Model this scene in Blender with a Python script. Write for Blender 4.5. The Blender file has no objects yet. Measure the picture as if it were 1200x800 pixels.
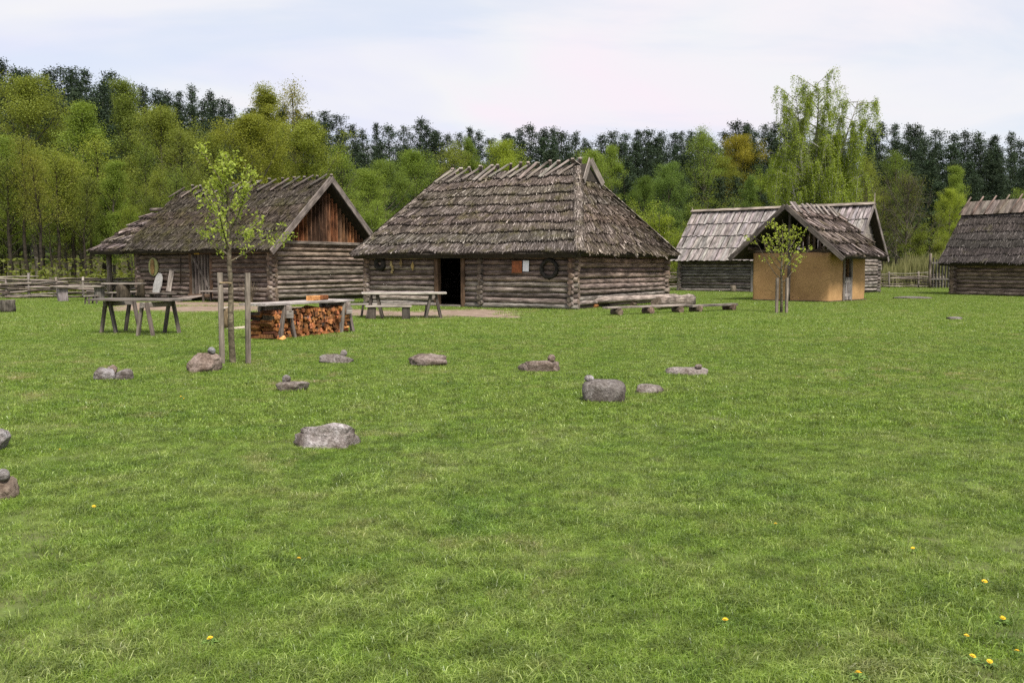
import bpy, math, random
import numpy as np
from mathutils import Vector, Matrix, Euler

# ------------------------------------------------------------------ camera
F_PX, HOR, EYE = 1100.0, 312.0, 1.65
PITCH = math.atan((400 - HOR) / F_PX)
SC = bpy.context.scene
COL = SC.collection
cam_d = bpy.data.cameras.new('camera')
cam_d.sensor_width = 36.0
cam_d.lens = F_PX / 1200 * 36.0
cam_d.clip_start = 0.1
cam_d.clip_end = 3000
cam = bpy.data.objects.new('camera', cam_d)
COL.objects.link(cam)
cam.location = (0, 0, EYE)
cam.rotation_euler = (math.pi / 2 - PITCH, 0, 0)
SC.camera = cam

# ------------------------------------------------------------------ sky, sun, exposure
SUN_EL, SUN_AZ = math.radians(56), math.radians(152)     # azimuth from +Y towards +X
world = bpy.data.worlds.new('World')
SC.world = world
world.use_nodes = True
nt = world.node_tree
nt.nodes.clear()
def N(tree, kind, **kw):
    n = tree.nodes.new(kind)
    for k, v in kw.items():
        setattr(n, k, v)
    return n
def LK(tree, a, b):
    tree.links.new(a, b)
wo = N(nt, 'ShaderNodeOutputWorld')
bg = N(nt, 'ShaderNodeBackground')
bg.inputs['Strength'].default_value = 0.12
sky = N(nt, 'ShaderNodeTexSky', sky_type='NISHITA', sun_disc=False)
sky.sun_elevation = SUN_EL
sky.sun_rotation = SUN_AZ
sky.air_density = 1.0
sky.dust_density = 1.5
tc = N(nt, 'ShaderNodeTexCoord')
sep = N(nt, 'ShaderNodeSeparateXYZ')
LK(nt, tc.outputs['Generated'], sep.inputs[0])
def MATH(tree, op, a, b=None, clamp=False):
    m = N(tree, 'ShaderNodeMath', operation=op)
    m.use_clamp = clamp
    for i, v in enumerate((a, b)):
        if v is None:
            continue
        if isinstance(v, (int, float)):
            m.inputs[i].default_value = v
        else:
            LK(tree, v, m.inputs[i])
    return m.outputs[0]
zz = MATH(nt, 'ADD', MATH(nt, 'ABSOLUTE', sep.outputs[2]), 0.22)
cx = MATH(nt, 'DIVIDE', sep.outputs[0], zz)
cy = MATH(nt, 'DIVIDE', sep.outputs[1], zz)
cmb = N(nt, 'ShaderNodeCombineXYZ')
LK(nt, cx, cmb.inputs[0]); LK(nt, cy, cmb.inputs[1])
def sky_noise(scale, stretch, rot, detail):
    mp = N(nt, 'ShaderNodeMapping')
    mp.inputs['Rotation'].default_value = (0, 0, rot)
    mp.inputs['Scale'].default_value = stretch
    LK(nt, cmb.outputs[0], mp.inputs[0])
    n = N(nt, 'ShaderNodeTexNoise')
    n.inputs['Scale'].default_value = scale
    n.inputs['Detail'].default_value = detail
    n.inputs['Roughness'].default_value = 0.55
    n.inputs['Distortion'].default_value = 0.6
    LK(nt, mp.outputs[0], n.inputs['Vector'])
    return n.outputs[0]
def RAMP(tree, val, stops, interp='LINEAR'):
    r = N(tree, 'ShaderNodeValToRGB')
    r.color_ramp.interpolation = interp
    e = r.color_ramp.elements
    while len(e) < len(stops):
        e.new(0.5)
    for el, (p, c) in zip(e, stops):
        el.position = p
        el.color = (c, c, c, 1) if isinstance(c, (int, float)) else (*c, 1)
    LK(tree, val, r.inputs[0])
    return r.outputs[0]
def MIX(tree, fac, a, b, blend='MIX'):
    m = N(tree, 'ShaderNodeMix', data_type='RGBA', blend_type=blend)
    for sock, v in ((m.inputs[0], fac), (m.inputs[6], a), (m.inputs[7], b)):
        if isinstance(v, (int, float)):
            sock.default_value = v
        elif isinstance(v, tuple):
            sock.default_value = (*v, 1)
        else:
            LK(tree, v, sock)
    return m.outputs[2]
n1 = sky_noise(0.75, (1.0, 1.9, 1), math.radians(-24), 6)
n2 = sky_noise(0.55, (1.0, 1.4, 1), math.radians(15), 4)
cover = RAMP(nt, n1, [(0.38, 0.5), (0.60, 1.0)], 'EASE')
tint = RAMP(nt, n2, [(0.36, (4.75, 4.85, 5.75)), (0.50, (5.35, 5.35, 5.55)), (0.64, (5.75, 5.1, 5.6))])
thin = MIX(nt, 0.62, sky.outputs[0], (4.5, 4.95, 5.8))
skycol = MIX(nt, cover, thin, tint)
LK(nt, skycol, bg.inputs[0])
LK(nt, bg.outputs[0], wo.inputs[0])

sun_d = bpy.data.lights.new('sun', 'SUN')
sun_d.energy = 4.0
sun_d.angle = math.radians(12)
sun_d.color = (1.0, 0.95, 0.87)
sun = bpy.data.objects.new('sun', sun_d)
COL.objects.link(sun)
sd = Vector((math.sin(SUN_AZ) * math.cos(SUN_EL), math.cos(SUN_AZ) * math.cos(SUN_EL), math.sin(SUN_EL)))
sun.rotation_euler = sd.to_track_quat('Z', 'Y').to_euler()
sun.location = (0, 0, 60)
SC.view_settings.view_transform = 'Standard'
SC.view_settings.look = 'None'
SC.view_settings.gamma = 1
SC.view_settings.exposure = 0.5
SC.view_settings.use_curve_mapping = False
SC.render.engine = 'CYCLES'
SC.cycles.max_bounces = 6
SC.cycles.diffuse_bounces = 3
SC.cycles.glossy_bounces = 2
SC.cycles.transmission_bounces = 4
SC.cycles.use_adaptive_sampling = True
SC.cycles.use_denoising = False
SC.cycles.sample_clamp_indirect = 4.0
SC.render.filter_size = 1.0

# ------------------------------------------------------------------ helpers
rnd = random.Random(7)
RNG = np.random.default_rng(7)

def G(px, py, z=0.0):
    """ground point seen at a pixel of the 1200x800 picture"""
    xc, yc = (px - 600) / F_PX, (400 - py) / F_PX
    d = np.array([xc, math.cos(PITCH) + yc * math.sin(PITCH), -math.sin(PITCH) + yc * math.cos(PITCH)])
    t = (z - EYE) / d[2]
    return Vector((d[0] * t, d[1] * t, z))

def tag(o, label=None, cat=None, group=None, kind=None):
    if label: o['label'] = label
    if cat: o['category'] = cat
    if group: o['group'] = group
    if kind: o['kind'] = kind
    return o

def empty(name, loc=(0, 0, 0), rz=0.0, label=None, cat=None, group=None):
    o = bpy.data.objects.new(name, None)
    o.empty_display_size = 0.2
    COL.objects.link(o)
    o.location = loc
    o.rotation_euler = (0, 0, rz)
    return tag(o, label, cat, group)

def add(name, me, mat, parent=None, color=None, loc=None, rot=None):
    o = bpy.data.objects.new(name, me)
    COL.objects.link(o)
    if parent is not None:
        o.parent = parent
    if mat is not None and len(me.materials) == 0:
        for m in (mat if isinstance(mat, (list, tuple)) else [mat]):
            me.materials.append(m)
    if color is not None:
        o.color = (*color, 1)
    if loc is not None:
        o.location = loc
    if rot is not None:
        o.rotation_euler = rot
    return o

def aim_x(o, p, q, roll=0.0):
    p, q = Vector(p), Vector(q)
    qt = (q - p).to_track_quat('X', 'Z')
    o.rotation_mode = 'QUATERNION'
    from mathutils import Quaternion
    o.rotation_quaternion = qt @ Quaternion((1, 0, 0), roll)
    o.location = p

def np_mesh(name, verts, faces, var=None, mats=None, smooth=False):
    verts = np.asarray(verts, np.float32)
    faces = np.asarray(faces, np.int32)
    me = bpy.data.meshes.new(name)
    k = faces.shape[1]
    me.vertices.add(len(verts)); me.vertices.foreach_set('co', verts.ravel())
    me.loops.add(faces.size); me.loops.foreach_set('vertex_index', faces.ravel())
    me.polygons.add(len(faces)); me.polygons.foreach_set('loop_start', np.arange(0, faces.size, k, dtype=np.int32))
    if mats is not None:
        me.polygons.foreach_set('material_index', np.asarray(mats, np.int32))
    if var is not None:
        a = me.attributes.new('var', 'FLOAT', 'POINT')
        a.data.foreach_set('value', np.asarray(var, np.float32))
    me.update(calc_edges=True)
    if smooth:
        me.polygons.foreach_set('use_smooth', np.ones(len(faces), bool))
    return me

class MB:
    def __init__(self):
        self.v, self.f, self.m = [], [], []
    def addv(self, pts, faces, mat=0):
        b = len(self.v)
        self.v += [tuple(p) for p in pts]
        for f in faces:
            self.f.append(tuple(b + i for i in f)); self.m.append(mat)
    def hexa(self, a, mat=0):            # a: 8 points, bottom 4 then top 4, both counter-clockwise
        self.addv(a, [(3, 2, 1, 0), (4, 5, 6, 7), (0, 1, 5, 4), (1, 2, 6, 5), (2, 3, 7, 6), (3, 0, 4, 7)], mat)
    def box(self, x0, x1, y0, y1, z0, z1, mat=0):
        self.hexa([(x0, y0, z0), (x1, y0, z0), (x1, y1, z0), (x0, y1, z0), (x0, y0, z1), (x1, y0, z1), (x1, y1, z1), (x0, y1, z1)], mat)
    def mesh(self, name, smooth=False):
        me = bpy.data.meshes.new(name)
        me.from_pydata(self.v, [], self.f)
        me.polygons.foreach_set('material_index', self.m)
        if smooth:
            me.polygons.foreach_set('use_smooth', [True] * len(self.f))
        me.update()
        return me

def tube_arrays(path, radii, sides):
    """tapered tube along a path: verts, quads"""
    path = np.asarray(path, float); n = len(path)
    tan = np.gradient(path, axis=0)
    tan /= np.linalg.norm(tan, axis=1)[:, None] + 1e-9
    ref = np.array([0.31, 0.12, 0.94]) if abs(tan[0][2]) < 0.9 else np.array([1.0, 0.1, 0.0])
    a = np.cross(tan, ref); a /= np.linalg.norm(a, axis=1)[:, None] + 1e-9
    b = np.cross(tan, a)
    th = np.linspace(0, 2 * math.pi, sides, endpoint=False)
    V = path[:, None, :] + np.asarray(radii)[:, None, None] * (np.cos(th)[None, :, None] * a[:, None, :] + np.sin(th)[None, :, None] * b[:, None, :])
    i = np.arange(n - 1)[:, None] * sides; j = np.arange(sides)[None, :]; j2 = (j + 1) % sides
    Fq = np.stack([i + j, i + j2, i + sides + j2, i + sides + j], -1).reshape(-1, 4)
    return V.reshape(-1, 3), Fq

def join_arrays(parts):
    vs, fs, off = [], [], 0
    for v, f in parts:
        vs.append(v); fs.append(f + off); off += len(v)
    return np.concatenate(vs), np.concatenate(fs)

# ------------------------------------------------------------------ materials
def new_mat(name):
    m = bpy.data.materials.new(name)
    m.use_nodes = True
    t = m.node_tree
    bsdf = t.nodes['Principled BSDF']
    bsdf.inputs['Roughness'].default_value = 0.85
    bsdf.inputs['Specular IOR Level'].default_value = 0.25
    return m, t, bsdf

def obj_vec(t, scale, random_shift=True):
    c = N(t, 'ShaderNodeTexCoord')
    mp = N(t, 'ShaderNodeMapping')
    mp.inputs['Scale'].default_value = scale
    if random_shift:
        oi = N(t, 'ShaderNodeObjectInfo')
        s = MATH(t, 'MULTIPLY', oi.outputs['Random'], 37.0)
        cb = N(t, 'ShaderNodeCombineXYZ')
        LK(t, s, cb.inputs[0]); LK(t, s, cb.inputs[1]); LK(t, s, cb.inputs[2])
        LK(t, cb.outputs[0], mp.inputs['Location'])
    LK(t, c.outputs['Object'], mp.inputs[0])
    return mp.outputs[0]

def NOISE(t, vec, scale, detail=4, rough=0.6, dist=0.0):
    n = N(t, 'ShaderNodeTexNoise')
    n.inputs['Scale'].default_value = scale
    n.inputs['Detail'].default_value = detail
    n.inputs['Roughness'].default_value = rough
    n.inputs['Distortion'].default_value = dist
    if vec is not None:
        LK(t, vec, n.inputs['Vector'])
    return n.outputs[0]

def BUMP(t, h, bsdf, strength=0.5, dist=0.02):
    b = N(t, 'ShaderNodeBump')
    b.inputs['Strength'].default_value = strength
    b.inputs['Distance'].default_value = dist
    LK(t, h, b.inputs['Height'])
    LK(t, b.outputs[0], bsdf.inputs['Normal'])

def wood_mat(name, dark, mid, light, grain=(1.2, 16, 16), blotch=0.6, bump=0.6):
    m, t, b = new_mat(name)
    v = obj_vec(t, grain)
    n = NOISE(t, v, 1.6, 6, 0.65, 0.3)
    col = RAMP(t, n, [(0.30, dark), (0.5, mid), (0.68, light)])
    v2 = obj_vec(t, (1, 2.2, 2.2))
    n2 = NOISE(t, v2, 1.7, 4, 0.6)
    col = MIX(t, 1.0, col, RAMP(t, n2, [(0.32, 1 - blotch), (0.62, 1.15)]), 'MULTIPLY')
    oi = N(t, 'ShaderNodeObjectInfo')
    col = MIX(t, 1.0, col, oi.outputs['Color'], 'MULTIPLY')
    LK(t, col, b.inputs['Base Color'])
    BUMP(t, n, b, bump, 0.02)
    return m

M = {}
M['log'] = wood_mat('weathered_log', (0.04, 0.032, 0.027), (0.17, 0.143, 0.125), (0.38, 0.345, 0.315))
M['log_end'] = wood_mat('log_end_grain', (0.05, 0.038, 0.03), (0.15, 0.12, 0.095), (0.27, 0.23, 0.19), (6, 6, 6))
M['board'] = wood_mat('grey_board', (0.10, 0.088, 0.078), (0.24, 0.215, 0.195), (0.40, 0.37, 0.345), (1.0, 22, 22))
M['plank'] = wood_mat('brown_plank', (0.055, 0.038, 0.026), (0.20, 0.13, 0.085), (0.34, 0.24, 0.17), (1.0, 22, 22))
M['gable'] = wood_mat('gable_board', (0.05, 0.034, 0.026), (0.25, 0.125, 0.065), (0.46, 0.27, 0.15), (0.8, 20, 20), 0.8)
M['bark'] = wood_mat('bark', (0.03, 0.025, 0.018), (0.10, 0.085, 0.065), (0.19, 0.17, 0.135), (3, 14, 14))
M['cut'] = wood_mat('cut_firewood', (0.15, 0.06, 0.02), (0.46, 0.21, 0.075), (0.70, 0.43, 0.21), (7, 18, 18), 0.55)
M['straw'] = wood_mat('straw', (0.22, 0.15, 0.05), (0.42, 0.32, 0.14), (0.6, 0.5, 0.27), (9, 9, 9))
M['wreath'] = wood_mat('dry_twigs', (0.012, 0.011, 0.009), (0.03, 0.027, 0.022), (0.07, 0.06, 0.05), (20, 20, 20))
M['paper'] = wood_mat('paper', (0.62, 0.63, 0.66), (0.74, 0.75, 0.78), (0.8, 0.8, 0.82), (3, 3, 3), 0.08, 0.05)
M['rope'] = wood_mat('rope', (0.2, 0.13, 0.07), (0.33, 0.24, 0.14), (0.45, 0.35, 0.22), (30, 30, 30))

def chink_mat():
    m, t, b = new_mat('dark_wall_core')
    n = NOISE(t, obj_vec(t, (3, 3, 3)), 2, 4)
    LK(t, RAMP(t, n, [(0.3, (0.02, 0.016, 0.012)), (0.7, (0.05, 0.04, 0.03))]), b.inputs['Base Color'])
    return m
M['core'] = chink_mat()

def attr(t, name='var'):
    a = N(t, 'ShaderNodeAttribute')
    a.attribute_name = name
    return a.outputs['Fac']

def world_pos(t):
    return N(t, 'ShaderNodeNewGeometry').outputs['Position']

def thatch_mat(name, dark, mid, light, moss, moss_amt):
    m, t, b = new_mat(name)
    col = RAMP(t, attr(t), [(0.0, dark), (0.5, mid), (0.92, light)])
    p = world_pos(t)
    n = NOISE(t, p, 0.9, 5, 0.6)
    col = MIX(t, 1.0, col, RAMP(t, n, [(0.3, 0.62), (0.65, 1.12)]), 'MULTIPLY')
    n2 = NOISE(t, p, 1.7, 5, 0.65)
    f = RAMP(t, n2, [(0.62 - moss_amt, 0.0), (0.80 - moss_amt, 0.75)])
    mc = MIX(t, attr(t), tuple(x * 0.6 for x in moss), tuple(x * 1.35 for x in moss))
    col = MIX(t, f, col, mc)
    oi = N(t, 'ShaderNodeObjectInfo')
    col = MIX(t, 1.0, col, oi.outputs['Color'], 'MULTIPLY')
    LK(t, col, b.inputs['Base Color'])
    b.inputs['Roughness'].default_value = 0.9
    return m
M['thatch'] = thatch_mat('reed_thatch', (0.045, 0.035, 0.028), (0.15, 0.122, 0.102), (0.50, 0.44, 0.395), (0.12, 0.105, 0.042), 0.11)
M['thatch_moss'] = thatch_mat('mossy_thatch', (0.028, 0.022, 0.017), (0.085, 0.068, 0.053), (0.22, 0.19, 0.16), (0.085, 0.075, 0.028), 0.16)
M['thatch_dark'] = thatch_mat('dark_thatch', (0.024, 0.02, 0.018), (0.07, 0.058, 0.054), (0.19, 0.165, 0.155), (0.09, 0.085, 0.03), 0.04)

def leaf_mat(name, dark, light, trans=0.42, rough=0.6):
    m, t, b = new_mat(name)
    oi = N(t, 'ShaderNodeObjectInfo')
    col = MIX(t, attr(t), dark, light)
    col = MIX(t, 1.0, col, oi.outputs['Color'], 'MULTIPLY')
    LK(t, col, b.inputs['Base Color'])
    b.inputs['Roughness'].default_value = rough
    b.inputs['Specular IOR Level'].default_value = 0.1
    tr = N(t, 'ShaderNodeBsdfTranslucent')
    LK(t, MIX(t, 1.0, col, (1.15, 1.1, 0.55), 'MULTIPLY'), tr.inputs[0])
    mx = N(t, 'ShaderNodeMixShader')
    mx.inputs[0].default_value = trans
    LK(t, b.outputs[0], mx.inputs[1]); LK(t, tr.outputs[0], mx.inputs[2])
    LK(t, mx.outputs[0], t.nodes['Material Output'].inputs[0])
    return m
M['leaf'] = leaf_mat('leaf', (0.110, 0.148, 0.030), (0.29, 0.345, 0.095))
M['needle'] = leaf_mat('needle', (0.018, 0.030, 0.016), (0.066, 0.090, 0.048), 0.15, 0.6)
M['reed'] = leaf_mat('reed_leaf', (0.11, 0.12, 0.04), (0.27, 0.26, 0.12), 0.3)

def grass_colour(t):
    """lawn colours by place: lush, pale and dry patches"""
    p = world_pos(t)
    n = NOISE(t, p, 0.9, 8, 0.72, 0.4)
    col = RAMP(t, n, [(0.28, (0.122, 0.215, 0.028)), (0.45, (0.182, 0.275, 0.040)), (0.58, (0.222, 0.302, 0.060)), (0.70, (0.285, 0.335, 0.110))])
    n2 = NOISE(t, p, 5.0, 6, 0.75)
    col = MIX(t, 1.0, col, RAMP(t, n2, [(0.36, 0.55), (0.62, 1.3)]), 'MULTIPLY')
    n3 = NOISE(t, p, 0.23, 4, 0.6, 0.8)
    n4 = NOISE(t, p, 1.7, 6, 0.7)
    dry = MATH(t, 'MULTIPLY', RAMP(t, n3, [(0.48, 0), (0.66, 1)]), RAMP(t, n4, [(0.52, 0), (0.64, 0.7)]))
    return MIX(t, dry, col, (0.40, 0.34, 0.17)), dry

def grass_mat():
    m, t, b = new_mat('grass_blade')
    col, dry = grass_colour(t)
    v = attr(t)
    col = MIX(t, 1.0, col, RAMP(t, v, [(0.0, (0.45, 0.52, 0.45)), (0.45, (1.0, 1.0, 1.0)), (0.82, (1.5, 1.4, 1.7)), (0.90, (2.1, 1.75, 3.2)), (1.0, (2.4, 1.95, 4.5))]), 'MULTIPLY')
    LK(t, col, b.inputs['Base Color'])
    b.inputs['Roughness'].default_value = 0.36
    b.inputs['Specular IOR Level'].default_value = 0.35
    tr = N(t, 'ShaderNodeBsdfTranslucent')
    LK(t, MIX(t, 1.0, col, (1.2, 1.15, 0.5), 'MULTIPLY'), tr.inputs[0])
    mx = N(t, 'ShaderNodeMixShader')
    mx.inputs[0].default_value = 0.35
    LK(t, b.outputs[0], mx.inputs[1]); LK(t, tr.outputs[0], mx.inputs[2])
    LK(t, mx.outputs[0], t.nodes['Material Output'].inputs[0])
    return m
M['grass'] = grass_mat()

def ground_mat():
    m, t, b = new_mat('lawn_soil')
    col, dry = grass_colour(t)
    p = world_pos(t)
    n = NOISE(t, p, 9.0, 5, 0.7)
    col = MIX(t, 1.0, col, RAMP(t, n, [(0.3, 0.35), (0.7, 0.7)]), 'MULTIPLY')  # missing shade of the blades put into the colour, along with darker soil
    col = MIX(t, RAMP(t, NOISE(t, p, 3.1, 5, 0.7), [(0.45, 0.1), (0.65, 0.6)]), col, (0.10, 0.085, 0.045))
    sp = N(t, 'ShaderNodeSeparateXYZ')
    LK(t, p, sp.inputs[0])
    nb = NOISE(t, p, 0.12, 4)
    far = MATH(t, 'ADD', sp.outputs[1], MATH(t, 'MULTIPLY', nb, 16.0))
    wood = RAMP(t, MATH(t, 'DIVIDE', far, 120.0), [(0.65, 0), (0.70, 1)])
    litter = RAMP(t, n, [(0.3, (0.028, 0.024, 0.012)), (0.7, (0.075, 0.07, 0.03))])
    LK(t, MIX(t, wood, col, litter), b.inputs['Base Color'])
    BUMP(t, n, b, 0.7, 0.03)
    return m
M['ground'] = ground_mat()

def dirt_mat():
    m, t, b = new_mat('trodden_earth')
    p = world_pos(t)
    n = NOISE(t, p, 2.2, 6, 0.65)
    col = RAMP(t, n, [(0.3, (0.12, 0.085, 0.06)), (0.5, (0.23, 0.165, 0.12)), (0.7, (0.34, 0.26, 0.2))])
    LK(t, col, b.inputs['Base Color'])
    BUMP(t, NOISE(t, p, 14, 5), b, 0.6, 0.02)
    return m
M['dirt'] = dirt_mat()

def rock_mat():
    m, t, b = new_mat('granite')
    v = obj_vec(t, (1, 1, 1))
    n = NOISE(t, v, 26, 5, 0.75)
    n2 = NOISE(t, v, 5, 5, 0.6)
    col = RAMP(t, n, [(0.3, (0.10, 0.09, 0.083)), (0.5, (0.23, 0.21, 0.20)), (0.68, (0.40, 0.385, 0.37))])
    col = MIX(t, 1.0, col, RAMP(t, n2, [(0.34, (0.5, 0.44, 0.39)), (0.50, (1.0, 0.97, 0.94)), (0.64, (1.35, 1.35, 1.38))]), 'MULTIPLY')
    oi = N(t, 'ShaderNodeObjectInfo')
    col = MIX(t, 1.0, col, oi.outputs['Color'], 'MULTIPLY')
    LK(t, col, b.inputs['Base Color'])
    BUMP(t, MATH(t, 'ADD', n, n2), b, 0.9, 0.05)
    return m
M['rock'] = rock_mat()

def clay_mat():
    m, t, b = new_mat('clay_plaster')
    p = world_pos(t)
    n = NOISE(t, p, 1.6, 6, 0.65)
    n2 = NOISE(t, p, 9, 8, 0.75)
    col = RAMP(t, n, [(0.3, (0.37, 0.215, 0.092)), (0.7, (0.49, 0.295, 0.130))])
    col = MIX(t, 1.0, col, RAMP(t, n2, [(0.32, 0.84), (0.52, 1.0), (0.7, 1.08)]), 'MULTIPLY')
    n3 = NOISE(t, p, 3.0, 6, 0.7, 1.5)
    col = MIX(t, RAMP(t, n3, [(0.54, 0.0), (0.66, 0.28)]), col, (0.27, 0.16, 0.085))
    vo = N(t, 'ShaderNodeTexVoronoi', feature='DISTANCE_TO_EDGE')
    vo.inputs['Scale'].default_value = 1.3
    LK(t, MIX(t, 0.12, p, N(t, 'ShaderNodeTexNoise').outputs[1]), vo.inputs['Vector'])
    crack = MATH(t, 'MULTIPLY', RAMP(t, vo.outputs[0], [(0.006, 1.0), (0.02, 0.0)]), RAMP(t, n, [(0.48, 0.0), (0.6, 0.6)]))
    col = MIX(t, crack, col, (0.12, 0.07, 0.035))
    LK(t, col, b.inputs['Base Color'])
    BUMP(t, n2, b, 0.45, 0.03)
    return m
M['clay'] = clay_mat()

def plain_mat(name, c, rough=0.8, var=0.25):
    m, t, b = new_mat(name)
    n = NOISE(t, obj_vec(t, (5, 5, 5)), 2, 4)
    LK(t, RAMP(t, n, [(0.3, tuple(x * (1 - var) for x in c)), (0.7, tuple(x * (1 + var) for x in c))]), b.inputs['Base Color'])
    b.inputs['Roughness'].default_value = rough
    return m
M['yellow'] = plain_mat('yellow_petal', (0.75, 0.48, 0.02), 0.6)
M['stem'] = plain_mat('green_stem', (0.12, 0.2, 0.04), 0.6)
M['ochre'] = plain_mat('ochre_paint', (0.42, 0.27, 0.04))
M['hide'] = plain_mat('pale_hide', (0.36, 0.35, 0.33))
M['shield'] = plain_mat('shield_paint', (0.30, 0.30, 0.12))
M['board_sign'] = plain_mat('reddish_board', (0.26, 0.085, 0.03), 0.6, 0.45)
M['birchbark'] = wood_mat('birch_bark', (0.05, 0.045, 0.04), (0.45, 0.43, 0.40), (0.62, 0.60, 0.57), (5, 5, 2), 0.5)

# ------------------------------------------------------------------ wood pieces
def log_mesh(L, r0, r1, seed, sides=10, rough=0.05, bend=0.015):
    g = np.random.default_rng(seed)
    n = max(4, int(L / 0.7) + 2)
    xs = np.linspace(0, L, n)
    th = np.linspace(0, 2 * math.pi, sides, endpoint=False)
    prof = 1 + rough * g.normal(size=sides)
    rr = (r0 + (r1 - r0) * xs / L)[:, None] * (prof[None, :] + rough * 0.7 * g.normal(size=(n, sides)))
    by = bend * np.sin(xs / L * math.pi * g.uniform(.8, 2) + g.uniform(0, 6)); bz = 0.6 * bend * np.sin(xs / L * math.pi * g.uniform(.8, 2) + g.uniform(0, 6))
    V = np.stack([np.repeat(xs[:, None], sides, 1) + np.where((np.arange(n) == 0) | (np.arange(n) == n - 1), 1, 0)[:, None] * g.normal(size=(n, sides)) * 0.008,
                  by[:, None] + rr * np.cos(th), bz[:, None] + rr * np.sin(th)], -1).reshape(-1, 3)
    faces, mats = [], []
    for i in range(n - 1):
        for j in range(sides):
            j2 = (j + 1) % sides
            faces.append((i * sides + j, i * sides + j2, (i + 1) * sides + j2, (i + 1) * sides + j)[::-1]); mats.append(0)
    faces.append(tuple(range(sides))); mats.append(1)
    faces.append(tuple(range((n - 1) * sides, n * sides))[::-1]); mats.append(1)
    me = bpy.data.meshes.new('log')
    me.from_pydata(V.tolist(), [], faces)
    me.polygons.foreach_set('material_index', mats)
    me.polygons.foreach_set('use_smooth', [m == 0 for m in mats])
    me.update()
    return me

SEED = [100]
def nseed():
    SEED[0] += 1
    return SEED[0]

def pole(name, p, q, r0, r1=None, parent=None, mat='log', color=(1, 1, 1), sides=8, bend=0.01, rough=0.05):
    p, q = Vector(p), Vector(q)
    me = log_mesh((q - p).length, r0, r1 if r1 is not None else r0, nseed(), sides, rough, bend)
    o = add(name, me, [M[mat], M['log_end'] if mat != 'cut' else M['cut']], parent, color)
    aim_x(o, p, q, rnd.uniform(0, 6))
    return o

def beam(name, p, q, w, h, parent=None, mat='board', color=(1, 1, 1), roll=0.0, jit=0.06, taper=1.0, bow=0.0):
    """rough sawn board from p to q: width w sideways, thickness h"""
    p, q = Vector(p), Vector(q)
    L = (q - p).length
    g = random.Random(nseed())
    n = 2 if L < 0.5 else 5
    mb = MB()
    rings = []
    for i in range(n):
        s = i / (n - 1)
        k = 1 + (taper - 1) * s
        dy = g.gauss(0, jit * 0.25) * w; dz = g.gauss(0, jit * 0.2) * h + bow * math.sin(math.pi * s)
        c = min(w, h) * 0.12
        ww, hh = w * k / 2 * (1 + g.gauss(0, jit * 0.4)), h / 2 * (1 + g.gauss(0, jit * 0.4))
        ex = g.gauss(0, 0.006) if i in (0, n - 1) else 0
        ring = [(-ww + c, -hh), (ww - c, -hh), (ww, -hh + c), (ww, hh - c), (ww - c, hh), (-ww + c, hh), (-ww, hh - c), (-ww, -hh + c)]
        rings.append([(s * L + ex, y + dy, z + dz) for y, z in ring])
    pts = [v for r in rings for v in r]
    faces = []
    for i in range(n - 1):
        for j in range(8):
            j2 = (j + 1) % 8
            faces.append((i * 8 + j, (i + 1) * 8 + j, (i + 1) * 8 + j2, i * 8 + j2))
    faces.append(tuple(range(8))); faces.append(tuple(range((n - 1) * 8, n * 8))[::-1])
    mb.addv(pts, faces)
    o = add(name, mb.mesh(name), M[mat], parent, color)
    aim_x(o, p, q, roll)
    return o

def shade(base, amt=0.18, g=rnd):
    k = 1 + g.uniform(-amt, amt)
    return tuple(c * k * (1 + g.uniform(-.04, .04)) for c in base)

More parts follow.
